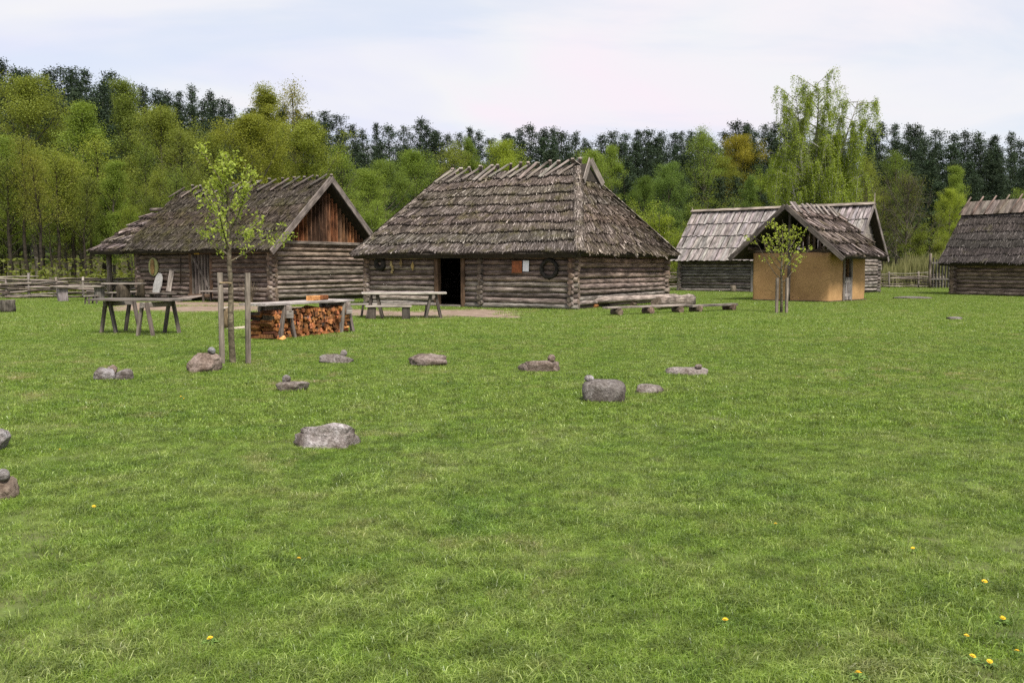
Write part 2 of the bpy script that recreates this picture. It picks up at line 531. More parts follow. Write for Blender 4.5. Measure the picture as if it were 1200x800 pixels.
# ------------------------------------------------------------------ houses
def log_wall(root, p0, p1, z0, n, r, ext0=0.22, ext1=0.22, gaps=(), col_low=(1, 1, 1), col_high=(1, 1, 1), jog=0.0):
    """wall of round logs from p0 to p1 (house coordinates); gaps = openings (a, b, z_low, z_high) along the wall"""
    p0, p1 = Vector((*p0, 0)), Vector((*p1, 0))
    d = (p1 - p0); L = d.length; d.normalize()
    nrm = Vector((-d.y, d.x, 0))
    mb = MB()
    top = z0 + 2 * r * n
    spans = [(0.0, L, z0 - r + 0.02, top - r * 0.5)]
    for a, b, za, zb in gaps:
        x0, x1, zlo, zhi = spans.pop()
        spans += [(x0, a, zlo, zhi), (b, x1, zlo, zhi)]
        if zb < zhi - 0.05:
            mb_top = (a, b, zb, zhi)
            q = [p0 + d * mb_top[0], p0 + d * mb_top[1]]
            mb.hexa([q[0] - nrm * .03 + Vector((0, 0, zb)), q[1] - nrm * .03 + Vector((0, 0, zb)), q[1] + nrm * .03 + Vector((0, 0, zb)), q[0] + nrm * .03 + Vector((0, 0, zb)),
                     q[0] - nrm * .03 + Vector((0, 0, zhi)), q[1] - nrm * .03 + Vector((0, 0, zhi)), q[1] + nrm * .03 + Vector((0, 0, zhi)), q[0] + nrm * .03 + Vector((0, 0, zhi))])
    for x0, x1, zlo, zhi in spans:
        q = [p0 + d * x0, p0 + d * x1]
        up = lambda v, z: v + Vector((0, 0, z))
        mb.hexa([up(q[0] - nrm * .03, zlo), up(q[1] - nrm * .03, zlo), up(q[1] + nrm * .03, zlo), up(q[0] + nrm * .03, zlo),
                 up(q[0] - nrm * .03, zhi), up(q[1] - nrm * .03, zhi), up(q[1] + nrm * .03, zhi), up(q[0] + nrm * .03, zhi)])
    wall = add('wall', mb.mesh('wall'), M['core'], root)
    for i in range(n):
        z = z0 + r + 2 * r * i + rnd.gauss(0, 0.006)
        segs = [(-ext0 - rnd.uniform(0, .05), L + ext1 + rnd.uniform(0, .05))]
        for a, b, za, zb in gaps:
            if za - r * 0.5 < z < zb + r * 0.3:
                s0, s1 = segs.pop()
                segs += [(s0, a), (b, s1)]
        s = i / max(1, n - 1)
        for s0, s1 in segs:
            base = tuple(lo + (hi - lo) * s for lo, hi in zip(col_low, col_high))
            rr = r * rnd.uniform(0.92, 1.1)
            pole('log', p0 + d * s0 + Vector((0, 0, z)) + nrm * rnd.gauss(0, .012), p0 + d * s1 + Vector((0, 0, z)) + nrm * rnd.gauss(0, .012),
                 rr, rr * rnd.uniform(.88, 1.06), wall, 'log', shade(base, .34), 10, 0.02, 0.06)
    return wall

def thatch(roof, eL, eR, rR, rL, ncourse, mat, lift=0.10, strip_w=0.035, dens=3.0, color=(1, 1, 1), wave=0.03, len_k=1.45, name='thatch_course', bright=1.0, zig=1.0):
    """overlapping courses of reed on one roof face; every course is a part of the roof"""
    eL, eR, rR, rL = (np.array(v, float) for v in (eL, eR, rR, rL))
    Nn = np.cross(eR - eL, rL - eL); Nn /= np.linalg.norm(Nn)
    if Nn[2] < 0: Nn = -Nn
    def pos(s, t):
        s = np.asarray(s)[..., None]; t = np.asarray(t)[..., None]
        return (eL * (1 - s) + eR * s) * (1 - t) + (rL * (1 - s) + rR * s) * t
    out = []
    slope = np.linalg.norm((rL + rR) / 2 - (eL + eR) / 2)
    for i in range(ncourse):
        t0, t1 = i / ncourse, (i + 1) / ncourse
        w = np.linalg.norm(pos(1, t0) - pos(0, t0))
        w1 = np.linalg.norm(pos(1, t1) - pos(0, t1))
        ph = RNG.uniform(0, 6.28, 3)
        wv = lambda s: wave / slope * (np.sin(s * w * 1.1 + ph[0]) + 0.6 * np.sin(s * w * 2.7 + ph[1]) + .4 * np.sin(s * w * 6 + ph[2]))
        # solid bed
        m = max(4, int(w / 0.35))
        s = np.linspace(0, 1, m + 1)
        tl = t0 + wv(s) + RNG.normal(0, .01 / slope, m + 1); tu = np.full(m + 1, min(1, t1 + 0.25 / ncourse))
        lf = lift * RNG.uniform(.65, .85, m + 1)
        A = pos(s, tl) - Nn * .03; B = pos(s, tl) + Nn * lf[:, None]; C = pos(s, tu) + Nn * 0.005
        V1 = np.concatenate([A, B, C]); k = m + 1
        j = np.arange(m)
        F1 = np.concatenate([np.stack([j, j + 1, k + j + 1, k + j], 1), np.stack([k + j, k + j + 1, 2 * k + j + 1, 2 * k + j], 1)])
        var1 = np.concatenate([np.zeros(k), np.full(k, .1), np.full(k, .2)])
        # reeds
        n = int((w + w1) / 2 / strip_w * dens)
        s = RNG.random(n) ** 1.0
        rw = (1 - s * 0)
        tl = t0 + wv(s) - RNG.exponential(.035, n) / slope * zig + RNG.random(n) ** 1.6 * 0.75 * (t1 - t0)
        ln = (t1 - t0) * RNG.uniform(.3, len_k, n)
        tu = np.minimum(tl + ln, 1.0)
        tilt = RNG.normal(0, .08, n) * ln * slope / w
        frac = (tl - t0) / (t1 - t0)
        lo = lift * np.clip(1 - frac, 0, 1.1) * RNG.uniform(.85, 1.15, n) + RNG.exponential(.009, n)
        hi = lift * np.clip(1 - (tu - t0) / (t1 - t0), -0.1, 1) + 0.012
        along = (eR - eL) / np.linalg.norm(eR - eL)
        hw = strip_w * RNG.uniform(.35, .8, n)[:, None] * along
        pl = pos(s, tl) + Nn * lo[:, None]; pu = pos(np.clip(s + tilt, 0, 1), tu) + Nn * hi[:, None]
        roll = RNG.normal(0, .012, n)[:, None] * Nn
        V2 = np.stack([pl - hw - roll, pl + hw + roll, pu + hw * .7 + roll, pu - hw * .7 - roll], 1).reshape(-1, 3)
        F2 = np.arange(4 * n).reshape(-1, 4) + len(V1)
        vv = np.clip(RNG.beta(1.6, 2.6, n), 0, 1)
        var2 = np.repeat(vv, 4)
        me = np_mesh(name, np.concatenate([V1, V2]), np.concatenate([F1, F2]), np.concatenate([var1, var2]))
        o = add(name, me, M[mat], roof, shade(color, .07))
        o['kind'] = 'stuff'
        out.append(o)
    return out

def roof_slab(root, faces, thick, mat='core'):
    """the roof's body under its covering: each face a thick slab"""
    mb = MB()
    for f in faces:
        P = [Vector(v) for v in f]
        n = len(P)
        up = (P[1] - P[0]).cross(P[-1] - P[0]).normalized()
        if up.z < 0: up = -up
        top = [p + up * -0.03 for p in P]; bot = [p - up * thick for p in P]
        mb.addv(bot + top, [tuple(range(n))[::-1], tuple(range(n, 2 * n))] + [(i, (i + 1) % n, n + (i + 1) % n, n + i) for i in range(n)])
    return add('roof', mb.mesh('roof'), M[mat], root)

def ridge_poles(roof, rl, rr, front, n, length, r, up=0.22, slant=0.35, mat='log', flat=True, color=(1.08, 1.02, .95), off=0.16, back=True):
    """crossed riding poles along a ridge, front = downhill unit vector of the front slope"""
    rl, rr, f = Vector(rl), Vector(rr), Vector(front).normalized()
    ax = (rr - rl).normalized()
    fb = Vector((0, 0, 2 * f.z)) - f                       # downhill on the rear slope
    for side, ff in ((0, f), (1, fb)):
        if side and not back: continue
        nn = ax.cross(ff).normalized()
        if nn.z < 0: nn = -nn
        for i in range(n):
            s = (i + 0.5 + side * .3 + rnd.uniform(-.22, .22)) / n
            c = rl.lerp(rr, min(1, s)) + nn * (off + side * .05)
            dv = (ff + ax * (-slant + rnd.uniform(-.18, .18))).normalized()
            a = c - dv * (up + rnd.uniform(-.06, .10)); b = c + dv * length * rnd.uniform(.75, 1.12)
            if flat:
                beam('ridge_pole', a, b, r * 2.6 * rnd.uniform(.8, 1.2), r * 1.3, roof, 'board', shade(color, .25), 0.0)
            else:
                pole('ridge_pole', a, b, r * rnd.uniform(.8, 1.2), r * .7, roof, mat, shade(color, .25), 6)

def house_root(name, label, C, th, cat='house'):
    return empty(name, (C[0], C[1], 0), -th, label, cat)

# ------------------------------------------------------------------ ground and hill
def hill(x, y):
    x = np.asarray(x, float); y = np.asarray(y, float)
    k = np.clip((y - 92) / 75, 0, 1); k = k * k * (3 - 2 * k)
    h = 5.0 + 9.0 / (1 + np.exp((x + 35) / 20)) + 1.2 * np.sin(x * .021 + 1)
    return k * h
ys = np.concatenate([np.linspace(-60, 80, 36), np.linspace(84, 210, 43), np.array([260, 360, 600, 1200, 2400])])
xs = np.concatenate([np.array([-2400, -1200, -600, -320]), np.linspace(-220, 220, 111), np.array([320, 600, 1200, 2400])])
XX, YY = np.meshgrid(xs, ys)
ZZ = hill(XX, YY)
V = np.stack([XX, YY, ZZ], -1).reshape(-1, 3)
nx = len(xs)
i = np.arange(len(ys) - 1)[:, None] * nx; j = np.arange(nx - 1)[None, :]
Fq = np.stack([i + j, i + j + 1, i + nx + j + 1, i + nx + j], -1).reshape(-1, 4)
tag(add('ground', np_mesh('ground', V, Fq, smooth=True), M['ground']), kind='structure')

# worn earth path in front of the houses
path_px = [(295, 357), (250, 356.5), (200, 355.5), (160, 356), (165, 361), (205, 361.5), (250, 361.8), (300, 361.5), (350, 363), (405, 365), (445, 367.5), (490, 368.5), (535, 366), (570, 369.5), (600, 372.5)]
path_w = [1.6, 2.2, 2.2, 1.2, 1.0, 2.6, 2.8, 2.3, 1.5, 1.7, 1.9, 1.9, 2.4, 1.0, .3]
PATH = [G(*p) for p in path_px]
def path_pts():
    pts, ws = [], []
    for k in range(len(PATH) - 1):
        for s in np.linspace(0, 1, 8, endpoint=False):
            pts.append(PATH[k].lerp(PATH[k + 1], s)); ws.append(path_w[k] * (1 - s) + path_w[k + 1] * s)
    return pts, ws
pp, pw = path_pts()
cell = .16
pxy = np.array([(p.x, p.y) for p in pp])
gx_ = np.arange(pxy[:, 0].min() - 2, pxy[:, 0].max() + 2, cell); gy_ = np.arange(pxy[:, 1].min() - 2, pxy[:, 1].max() + 2, cell)
GX, GY = np.meshgrid(gx_, gy_)
dmin = np.min(np.hypot(GX[..., None] - pxy[:, 0], GY[..., None] - pxy[:, 1]) / np.array(pw), axis=-1)
keep = dmin + RNG.normal(0, .1, dmin.shape) + .15 * np.sin(GX * 3.1) * np.sin(GY * 2.7) < 1.05
mb = MB()
ids = {}
def pvid(i, j):
    if (i, j) not in ids:
        ids[(i, j)] = len(mb.v)
        mb.v.append((gx_[0] + (j - .5) * cell + rnd.uniform(-.04, .04), gy_[0] + (i - .5) * cell + rnd.uniform(-.04, .04), .008))
    return ids[(i, j)]
for i_, j_ in zip(*np.nonzero(keep)):
    mb.f.append((pvid(i_, j_), pvid(i_, j_ + 1), pvid(i_ + 1, j_ + 1), pvid(i_ + 1, j_))); mb.m.append(0)
tag(add('path', mb.mesh('path'), M['dirt']), kind='structure')
PATH_XY = np.array([(p.x, p.y) for p in pp]); PATH_W = np.array(pw)

# ------------------------------------------------------------------ main house (hipped thatch)
TH = 0.53
W, D = 9.8, 9.4
root = house_root('log_house', 'large log house with big hipped thatched roof and open dark doorway', (2.30, 35.5), TH)
r = 0.104
DOOR = (3.60, 4.90)                  # along the front wall from its left end
brown = (1.05, .80, .64); grey = (1.45, 1.42, 1.40)
log_wall(root, (-W, 0), (0, 0), 0.02, 11, r, gaps=[(DOOR[0], DOOR[1], -1, 2.2)], col_low=grey, col_high=(.85, .68, .56))
log_wall(root, (0, 0), (0, D), 0.02 + r, 11, r, col_low=grey, col_high=(.95, .62, .46))
log_wall(root, (-W, D), (0, D), 0.02, 11, r, col_low=grey, col_high=brown)
log_wall(root, (-W, 0), (-W, D), 0.02 + r, 11, r, col_low=grey, col_high=brown)
# inner cross wall whose log ends show in the front right of the door
log_wall(root, (-W + 5.75, 0), (-W + 5.75, D), 0.02 + r, 11, r * .97, col_low=(.8, .8, .78), col_high=(.5, .45, .4))
fl = add('floor', (lambda b: (b.box(-W + .1, -.1, .1, D - .1, 0.005, 0.05), b.mesh('floor'))[1])(MB()), M['plank'], root, (.5, .5, .5))
door = add('door_frame', (lambda b: (b.box(-W + DOOR[0] + .02, -W + DOOR[1] - .02, -.13, .12, 0.02, .09), b.mesh('door_sill'))[1])(MB()), M['board'], root, (.9, .85, .8))
for x in DOOR:
    beam('door_post', (-W + x, -0.02, 0.03), (-W + x, -0.02, 2.25), .19, .25, door, 'plank', (.55, .5, .45), math.pi / 2)
beam('door_lintel', (-W + DOOR[0] - .1, -0.03, 2.22), (-W + DOOR[1] + .1, -0.03, 2.22), .26, .16, door, 'plank', (.6, .5, .42))
o = .5; he = 2.15
RZ0, RZ1 = 5.85, 5.92            # ridge height left and right
Ls, Rs = 0.75, 2.15              # hip insets
A = (-W - o, -o, he); B = (o, -o, he); C_ = (o, D + o, he); D_ = (-W - o, D + o, he)
RL = (-W + Ls, D / 2, RZ0); RR = (-Rs, D / 2, RZ1)
roof = roof_slab(root, [(A, B, RR, RL), (B, C_, RR), (C_, D_, RL, RR), (D_, A, RL)], .22)
thatch(roof, A, B, RR, RL, 9, 'thatch', .095, .018, 9, wave=.075, len_k=.85)
thatch(roof, B, C_, RR, RR, 9, 'thatch', .095, .018, 9, (1.12, 1.08, 1.05), wave=.07, len_k=.95)
thatch(roof, D_, A, RL, RL, 9, 'thatch', .13, .045, 3.0)
thatch(roof, C_, D_, RL, RR, 5, 'thatch', .13, .06, 2.0)
front = Vector((0, -(D / 2 + o), -(6.05 - he)))
ridge_poles(roof, RL, (RR[0] + .2, RR[1], RR[2]), front, 14, 1.0, .055, .26, .42)
# hip rolls of bundled reed
for a, b in ((B, RR), (A, RL), (C_, RR)):
    a, b = np.array(a), np.array(b)
    n = 900; t = RNG.random(n); c = a + (b - a) * t[:, None]
    dirv = (b - a) / np.linalg.norm(b - a)
    side = np.cross(dirv, [0, 0, 1]); side /= np.linalg.norm(side); upv = np.cross(side, dirv)
    ang = RNG.uniform(-1.2, 1.2, n); off = (np.sin(ang)[:, None] * side * .24 + np.cos(ang)[:, None] * upv * .09)
    p = c + off; q = p + dirv * RNG.uniform(.2, .55, n)[:, None] - off * .25
    tw = (np.cos(ang)[:, None] * side - np.sin(ang)[:, None] * upv) * .018
    Vh = np.stack([p - tw - side * 0, p + tw, q + tw, q - tw], 1).reshape(-1, 3)
    oo = add('hip_thatch', np_mesh('hip_thatch', Vh, np.arange(4 * n).reshape(-1, 4), np.repeat(RNG.beta(1.8, 2.2, n), 4)), M['thatch'], roof, (.92, .9, .88))
    oo['kind'] = 'stuff'
# small gablet at the right end of the ridge
gx = RR[0] + .55
ap = Vector((gx, D / 2, RZ1 + .16)); gl = Vector((gx + .16, D / 2 - .85, RZ1 - .68)); gr = Vector((gx + .16, D / 2 + .85, RZ1 - .68))
mbg = MB(); mbg.addv([ap + Vector((-.06, 0, -.08)), gl + Vector((-.06, 0, 0)), gr + Vector((-.06, 0, 0)), ap + Vector((-1.2, 0, -.08)), gl + Vector((-1.2, 0, 0)), gr + Vector((-1.2, 0, 0))],
                     [(0, 1, 2), (0, 3, 4, 1), (0, 2, 5, 3), (3, 5, 4)])
gab = add('gablet', mbg.mesh('gablet'), M['core'], roof)
gab2 = roof
beam('barge_board', ap + Vector((0.03, -.02, .06)), gl + Vector((.03, -.06, -.06)), .05, .30, roof, 'board', (1.05, .99, .95))
beam('barge_board', ap + Vector((.05, .02, .06)), gr + Vector((.05, .06, -.06)), .05, .30, roof, 'board', (.95, .9, .85))
# things hanging on the front wall: world helper
def wall_pt(root, x, z, out=0.14):
    v = Vector((x, -out, z)); v.rotate(Euler((0, 0, root.rotation_euler.z)))
    return v + root.location
def torus_mesh(name, R, r, nR=28, nr=7, jit=.25, flat=1.0):
    a = np.linspace(0, 2 * math.pi, nR, endpoint=False); b = np.linspace(0, 2 * math.pi, nr, endpoint=False)
    rr = r * (1 + jit * RNG.normal(size=(nR, nr)).clip(-1.5, 1.5))
    Vt = np.stack([(R + rr * np.cos(b)) * np.cos(a)[:, None], rr * np.sin(b) * flat, (R + rr * np.cos(b)) * np.sin(a)[:, None]], -1).reshape(-1, 3)
    ii = np.arange(nR)[:, None]; jj = np.arange(nr)[None, :]
    F = np.stack([ii * nr + jj, ((ii + 1) % nR) * nr + jj, ((ii + 1) % nR) * nr + (jj + 1) % nr, ii * nr + (jj + 1) % nr], -1).reshape(-1, 4)
    return np_mesh(name, Vt, F)
def on_front(name, me, mat, x, z, label, cat, color=(1, 1, 1), out=.135, rt=None, tilt=0.0):
    rt = rt or root
    o = add(name, me, M[mat], None, color, wall_pt(rt, x, z, out), (0, tilt, rt.rotation_euler.z))
    return tag(o, label, cat)
def slab(w, h, t, jit=0.0):
    b = MB(); j = lambda: rnd.uniform(-jit, jit)
    b.hexa([(-w / 2 + j(), -t / 2, -h / 2), (w / 2 + j(), -t / 2, -h / 2), (w / 2 + j(), t / 2, -h / 2), (-w / 2 + j(), t / 2, -h / 2),
            (-w / 2 + j(), -t / 2, h / 2), (w / 2 + j(), -t / 2, h / 2), (w / 2 + j(), t / 2, h / 2), (-w / 2 + j(), t / 2, h / 2)])
    return b.mesh('slab')
on_front('wreath', torus_mesh('wreath', .33, .075), 'wreath', -0.95, 1.55, 'large dark twig wreath hanging on the log wall near the house corner', 'wreath')
on_front('wreath', torus_mesh('wreath_small', .2, .11), 'wreath', -W + 0.72, 1.75, 'small dark round wreath under the eave at the left end of the front wall', 'wreath')
nb = on_front('notice_board', slab(.44, .46, .04, .01), 'board_sign', -2.36, 1.63, 'reddish brown wooden notice board on the log wall beside the paper', 'board')
for zz_ in (-.23, .23):
    beam('frame', (-.24, -.03, zz_), (.24, -.03, zz_), .03, .03, nb, 'plank', (.9, .6, .4))
on_front('paper_notice', slab(.26, .42, .015, .004), 'paper', -1.96, 1.66, 'white sheet of paper pinned on the log wall', 'paper', (1, 1, 1), .15, None, .04)
# straw ornaments
def ornament(kind):
    b = MB()
    if kind == 0:
        b.addv([(0, -.02, .2), (.09, -.05, 0), (0, -.02, -.2), (-.09, -.05, 0), (0, .03, 0)], [(0, 1, 4), (1, 2, 4), (2, 3, 4), (3, 0, 4), (3, 2, 1, 0)])
    else:
        for k in range(5):
            x = rnd.uniform(-.05, .05); z = .22 - k * .1
            b.hexa([(x - .05, -.03, z - .06), (x + .04, -.03, z - .07), (x + .05, .02, z - .06), (x - .05, .02, z - .06), (x - .03, -.03, z + .04), (x + .06, -.03, z + .05), (x + .05, .02, z + .05), (x - .04, .02, z + .05)])
    return b.mesh('ornament')
on_front('straw_bunch', ornament(1), 'straw', -W + 1.36, 1.60, 'drooping bunch of pale straw hung on the log wall', 'straw')
on_front('straw_star', ornament(0), 'straw', -W + 1.85, 1.78, 'small dull woven diamond high on the log wall between straw bunch and bright diamond', 'ornament', (.55, .5, .5))
on_front('straw_diamond', ornament(0), 'straw', -W + 2.45, 1.66, 'bright yellow woven straw diamond on the log wall left of the doorway', 'ornament', (1.1, 1, .8))

# ------------------------------------------------------------------ left house (gabled, mossy thatch, porch roof)
TL = 0.56
WL, DL = 9.3, 6.4
rl = house_root('log_barn', 'log house at left with mossy thatched roof and reddish plank gable', (-10.75, 42.2), TL)
r = 0.108
DL0, DL1 = 3.9, 5.35
log_wall(rl, (-WL, 0), (0, 0), 0.05, 11, r, gaps=[(DL0, DL1, .3, 2.3)], col_low=(1.15, 1.08, 1.0), col_high=(.8, .66, .56))
log_wall(rl, (0, 0), (0, DL), 0.05 + r, 12, r, col_low=(1.25, 1.2, 1.15), col_high=(.95, .78, .68))
log_wall(rl, (-WL, DL), (0, DL), 0.05, 11, r)
log_wall(rl, (-WL, 0), (-WL, DL), 0.05 + r, 12, r, col_low=(.9, .85, .8), col_high=(.7, .6, .55))
o = .55; he = 2.42; rz = 5.75
eA = (-WL - .75, -o, he); eB = (.62, -o, he); rB = (.62, DL / 2, rz); rA = (-WL - .75, DL / 2, rz - .15)
fA = (-WL - .75, DL + o, he); fB = (.62, DL + o, he)
roof = roof_slab(rl, [(eA, eB, rB, rA), (fA, fB, rB, rA)], .2)
thatch(roof, eA, eB, rB, rA, 8, 'thatch_moss', .045, .02, 11, wave=.05, zig=.8, len_k=.75)
thatch(roof, fA, fB, rB, rA, 4, 'thatch_moss', .07, .06, 2.5)
ridge_poles(roof, rA, rB, Vector((0, -(DL / 2 + o), -(rz - he))), 13, .9, .05, .15, .75, color=(.85, .8, .76))
# barge boards and gable boarding
for (a, b) in ((eB, rB), (fB, rB)):
    a, b = Vector(a) + Vector((.05, 0, -.06)), Vector(b) + Vector((.05, 0, 0))
    beam('barge_board', a - (b - a) * .03, b, .07, .28, roof, 'board', (.78, .72, .69))
gable = add('gable', (lambda b: (b.addv([(-.06, 0.1, 2.66), (-.06, DL - .1, 2.66), (-.06, DL / 2, 5.45), (-.12, 0.1, 2.66), (-.12, DL - .1, 2.66), (-.12, DL / 2, 5.45)],
            [(0, 1, 2), (5, 4, 3), (0, 2, 5, 3), (2, 1, 4, 5), (1, 0, 3, 4)]), b.mesh('gable'))[1])(MB()), M['core'], rl)
beam('tie_beam', (.12, -.1, 2.74), (.12, DL + .1, 2.74), .16, .14, rl, 'board', (.9, .82, .75))
yb = .12
while yb < DL - .2:
    wd = rnd.uniform(.2, .3)
    yc = yb + wd / 2
    top = he + (rz - he) * (1 - abs(yc - DL / 2) / (DL / 2 + o)) - .26
    mid = math.exp(-((yc - DL * .45) / .55) ** 2)
    colr = tuple(c * (1 - .72 * mid) for c in (.95, .95, 1.05)) if mid > .2 else shade(rnd.choice([(1.55, 1.25, 1.0), (1.3, 1.0, .8), (1.15, 1.25, 1.4), (.8, .75, .72)]), .2)
    if top > 2.95:
        beam('gable_board', (.02 + rnd.uniform(0, .025), yc, 2.81), (.02 + rnd.uniform(0, .025), yc, top), .04, wd - .012, rl, 'gable', colr)
    yb += wd
# plank door with brace, sill and lintel
dr = add('door', (lambda b: (b.box(-WL + DL0 + .05, -WL + DL1 - .05, .0, .05, .33, 2.25), b.mesh('door'))[1])(MB()), M['core'], rl)
nbp = 6; wdt = (DL1 - DL0 - .12) / nbp
for k in range(nbp):
    x = -WL + DL0 + .06 + wdt * (k + .5)
    beam('door_plank', (x, -.03, .34), (x, -.03, 2.2), wdt - .012, .04, dr, 'board', shade((.72, .68, .64), .2), 0)
beam('door_brace', (-WL + DL0 + .15, -.075, 2.1), (-WL + DL1 - .15, -.075, .6), .03, .13, dr, 'board', (.75, .7, .66))
for x in (DL0, DL1):
    beam('door_post', (-WL + x, -.03, .1), (-WL + x, -.03, 2.35), .16, .2, rl, 'plank', (.6, .55, .5))
beam('door_sill', (-WL + DL0 - .1, -.08, .26), (-WL + DL1 + .1, -.08, .26), .22, .14, rl, 'plank', (.9, .85, .8))
beam('door_lintel', (-WL + DL0 - .1, -.04, 2.3), (-WL + DL1 + .1, -.04, 2.3), .2, .15, rl, 'plank', (.6, .55, .5))
# lower porch roof beyond the left gable
x0, x1 = -WL - 3.15, -WL - .55
pz = 4.55; pe = 2.36
qA = (x0, -o - .1, pe); qB = (x1, -o - .1, pe); qr1 = (x1, DL / 2, pz); qr0 = (x0, DL / 2, pz)
pA = (x0, DL + o, pe); pB = (x1, DL + o, pe)
proof = roof_slab(rl, [(qA, qB, qr1, qr0), (pA, pB, qr1, qr0)], .14)
thatch(proof, qA, qB, qr1, qr0, 5, 'thatch', .16, .06, 3.5, (.95, .9, .95), name='shingle_course', len_k=1.1)
thatch(proof, pA, pB, qr1, qr0, 5, 'thatch', .12, .06, 2.0, name='shingle_course')
pole('ridge_log', (x0 - .1, DL / 2, pz + .16), (x1, DL / 2, pz + .16), .1, .1, proof, 'log', (1, .9, .85))
for yy in (.15, DL - .2):
    pole('porch_post', (x0 + .5, yy, 0), (x0 + .5, yy, pe + .3), .15, .13, rl, 'log', (.8, .75, .7))
pole('porch_beam', (x0 + .1, .15, pe + .22), (x1, .15, pe + .22), .11, .1, rl, 'log', (.7, .6, .55))

# items on and at the left house's front wall
def ellipse_disc(name, rx, rz_, t, mat, n=20, dome=.05):
    b = MB()
    ring = [(rx * math.cos(a), 0, rz_ * math.sin(a)) for a in np.linspace(0, 2 * math.pi, n, endpoint=False)]
    pts = ring + [(x, t, z) for x, y, z in ring] + [(0, -dome, 0), (0, t, 0)]
    b.addv(pts, [(k, (k + 1) % n, 2 * n) for k in range(n)] + [(n + (k + 1) % n, n + k, 2 * n + 1) for k in range(n)] + [(k, n + k, n + (k + 1) % n, (k + 1) % n) for k in range(n)])
    return b.mesh(name)
sh = tag(add('round_shield', ellipse_disc('round_shield', .36, .45, .05, 'shield'), M['shield'], None, (1, 1, 1), wall_pt(rl, -WL + 1.25, 1.62, .17), (0, 0, -TL)),
         'oval greenish wooden shield hanging on the log wall at the left corner', 'shield')
add('boss', ellipse_disc('boss', .16, .40, .02, 'shield', 14, .06), M['plank'], sh, (1.3, 1.2, .7), (0, -.055, 0))
b = MB(); prof = [(-.24, 0), (.22, 0), (.29, .35), (.27, .72), (.14, .95), (-.05, .98), (-.2, .78), (-.27, .4)]
b.addv([(x, -.03, z) for x, z in prof] + [(x, .03, z) for x, z in prof], [tuple(range(8)), tuple(range(8, 16))[::-1]] + [(k, 8 + k, 8 + (k + 1) % 8, (k + 1) % 8) for k in range(8)])
tag(add('pale_board', b.mesh('pale_board'), M['hide'], None, (1, 1, 1), wall_pt(rl, -WL + 1.75, .37, .42), (-.2, .06, -TL)), 'pale rounded board leaning on the log wall', 'board')
tag(beam('pale_plank', wall_pt(rl, -WL + 2.65, .45, .40), wall_pt(rl, -WL + 2.72, 1.45, .22), .05, .22, None, 'board', (1.45, 1.42, 1.36)), 'narrow white plank leaning on the log wall left of the plank door', 'plank')
tag(pole('tool_handle', wall_pt(rl, -WL + 3.3, .85, .2), wall_pt(rl, -WL + 3.32, 2.05, .17), .03, .025, None, 'bark', (.4, .3, .25)), 'dark long handled tool hanging beside the plank door', 'tool')
bd = beam('wall_bench', wall_pt(rl, -WL + 1.2, .34, .45), wall_pt(rl, -WL + 3.1, .34, .45), .36, .06, None, 'board', (.8, .75, .7))
tag(bd, 'low plank bench against the log wall below the shield', 'bench')
for xx in (.25, 1.6):
    beam('leg', (xx, 0, -.31), (xx, 0, -.03), .2, .1, bd, 'board', (.6, .55, .5))
tag(pole('chopping_block', wall_pt(rl, -WL + .75, 0, .55), wall_pt(rl, -WL + .75, 1.0, .5), .18, .17, None, 'bark', (.6, .55, .45), 10), 'dark upright log block beside the corner of the left house', 'block')
on_front('lintel_plaque', slab(.34, .26, .03, .02), 'ochre', -WL + 4.45, 2.34, 'small ochre plaque above the plank door', 'plaque', (1, 1, 1), .16, rl)
# ramp and chest by the door
rp = wall_pt(rl, -WL + 4.1, .02, 1.5); rq = wall_pt(rl, -WL + 4.55, .27, .2)
tag(beam('door_ramp', rp, rq, 1.2, .05, None, 'board', (1.1, 1.0, .95)), 'grey plank ramp leading up to the plank door', 'ramp')
tb = empty('low_table', wall_pt(rl, -WL + 6.3, 0, .6), -TL, 'low dark table standing against the log wall right of the plank door', 'table')
beam('table_top', (-.8, 0, .5), (.8, 0, .5), .6, .06, tb, 'board', (1.0, .95, .9))
for sx in (-.65, .65):
    for sy in (-.22, .22):
        beam('leg', (sx, sy, 0), (sx, sy, .47), .08, .08, tb, 'board', (.5, .45, .4))
# bundle of twigs standing by the corner
tw_parts = []
for k in range(60):
    a = RNG.normal(0, .14, 2); c = RNG.normal(0, .05, 2)
    tw_parts.append(tube_arrays([(c[0], c[1], 0), (c[0] + a[0] * .6, c[1] + a[1] * .5, .5), (c[0] + a[0] * 1.5, c[1] + a[1] * 1.2, RNG.uniform(.75, 1.05))], [.012, .01, .004], 3))
vt, ft = join_arrays(tw_parts)
tag(add('twig_bundle', np_mesh('twig_bundle', vt, ft), M['bark'], None, (1.3, 1.2, 1.0), wall_pt(rl, -.9, 0, .5)), 'bundle of grey brushwood standing against the log wall near the corner', 'brushwood')

